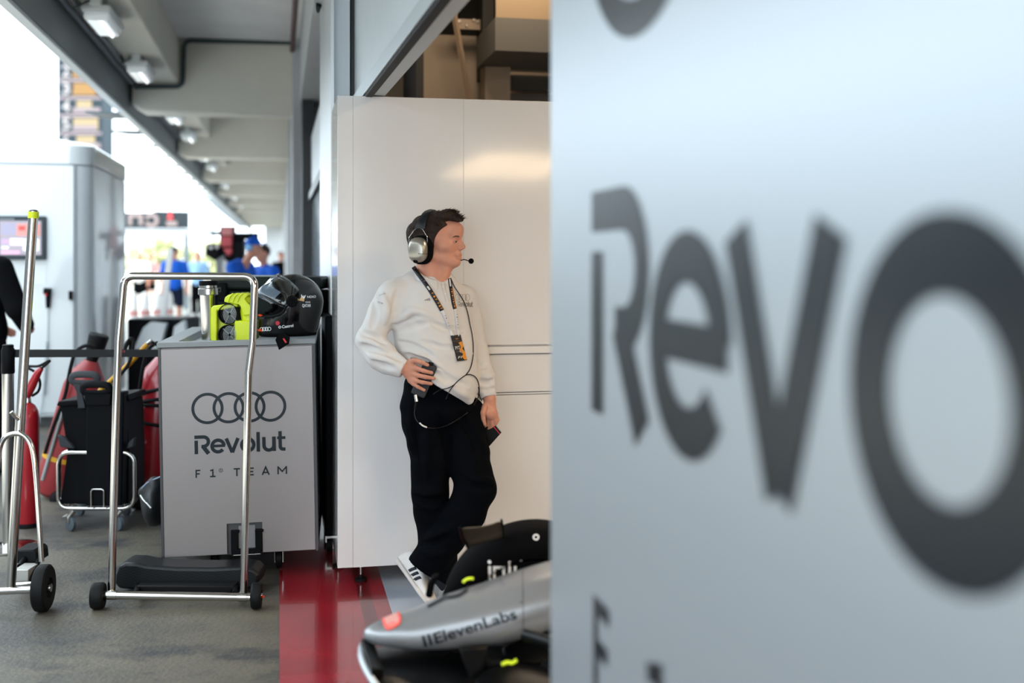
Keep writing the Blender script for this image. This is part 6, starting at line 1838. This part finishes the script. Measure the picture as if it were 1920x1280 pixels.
obj('top_arm', rbx(436, 482, 436, 449, .05, .2), M['black_plastic'], t, bevel=.02)
obj('side_arm', MB().prism([r_(394, 436, .05), r_(415, 432, .05), r_(415, 440, .05), r_(394, 442, .05)], AWAY * .12), M['black_plastic'], t, bevel=.01)
obj('screen_back', rbx(436, 456, 449, 488, .0, .2), M['black_plastic'], t, bevel=.02)
obj('cowl', MB().prism([r_(387, 456, 0), r_(412, 458, 0), r_(414, 474, 0), r_(404, 490, 0), r_(384, 478, 0)], AWAY * .3), M['black_plastic'], t, bevel=.02)
obj('grey_leg', MB().prism([r_(404, 488, 0), r_(420, 478, 0), r_(424, 560, 0), r_(408, 560, 0)], AWAY * .1), mat('grey_rig_leg', '#6f7274', .5), t)
obj('chrome_leg', MB().tube([r_(422, 488, -.05), r_(422, 560, -.05)], .035, 12), M['chrome'], t)
obj('base_box', MB().prism([r_(395, 673.6, 0), r_(470, 673.6, 0), r_(470, 556, 0), r_(395, 556, 0)], AWAY * .5), M['black_plastic'], t)
for x, y in ((396, 464), (407, 463)):
    obj('lamp', MB().sphere(r_(x, y, -.03), .028, 12, 8), M['rail_white'], t)
# leaning white pole, white covers and tyres further back
t = thing('pole', 'white pole leaning in the lane before the blue shirted walker', 'pole', at(292, 672, 13.2))
obj('shaft', MB().prism([at(284, 735, 13.2), at(295, 735, 13.2), at(324, 468, 14.0), at(314, 466, 14.0)], AWAY * .04), M['rail_white'], t)
cv = [('white slanted cover on the dark trolley behind the belt barrier', 255, 660, 312, 600, 11.5)]
t = thing('tool_trolley', 'dark low trolley with a white slanted cover, behind the belt barrier', 'trolley', Vector((at(285, 700, 11.6).x, at(285, 700, 11.6).y, 0)))
tq2 = lambda pts, d0, th: MB().prism([at(a, b, 11.5 + d0) for a, b in pts], AWAY * th)
obj('tray', tq2([(238, 760), (345, 760), (345, 598), (238, 598)], .1, .6), M['black_plastic'], t, bevel=.02)
obj('white_cover', tq2([(250, 655), (268, 614), (282, 603), (312, 606), (300, 655)], -.02, .1), M['gantry'], t, bevel=.01)
obj('white_cover', tq2([(318, 660), (326, 612), (345, 600), (352, 660)], -.02, .1), M['gantry'], t, bevel=.01)
for x in (262, 330): 
    c = at(x, 772, 11.5); c.z = .1
    obj('wheel', MB().lathe(c - AWAY * .02, AWAY, [(0, .06), (0, .1), (.05, .1), (.05, .06)], 20), M['rubber'], t)
for i, (x, y) in enumerate(((250, 560), (272, 558), (296, 556), (316, 560))):
    c = at(x, 575, 20 + i * .2)
    t = thing('traffic_bollard', ['white bollard in the far lane, nearest the white cabinet', 'white bollard in the far lane, second from the white cabinet', 'white bollard in the far lane, third from the white cabinet', 'white bollard in the far lane, fourth from the white cabinet'][i], 'bollard', Vector((c.x, c.y, 0)), 'white bollards in the lane')
    obj('shaft', MB().lathe((c.x, c.y, 0.0), UP, [(0, .10), (.06, .10), (.07, .085), (.85, .08), (.95, .05), (.97, .01)], 18), M['rail_white'], t)
    obj('band', MB().lathe((c.x, c.y, .55), UP, [(0, .086), (.10, .086)], 18), mat('pale_red_band', '#d69a94', .6), t)
# black box added to darken the gap between the cart and the facade
a, b = at(609, 600, 5.95), at(633, 600, 5.95)
t = thing('dark_gap_box', 'black upright box added to darken the gap between the grey cart and the white cabinet', 'case', Vector(((a.x + b.x) / 2, a.y, 0)))
obj('body', MB().bx(a.x, a.x + .048, a.y, a.y + .5, .10, EYE - (592 - 484) * 5.95 / FP), M['black_plastic'], t, bevel=.01)
for y_ in (a.y + .06, a.y + .44):
    obj('castor', MB().lathe((a.x + .012, y_, .045), (1, 0, 0), [(0, .03), (0, .042), (.03, .042), (.03, .03)], 18), M['rubber'], t)
    obj('castor_fork', MB().bx(a.x + .005, a.x + .043, y_ - .02, y_ + .02, .06, .10), M['steel'], t)
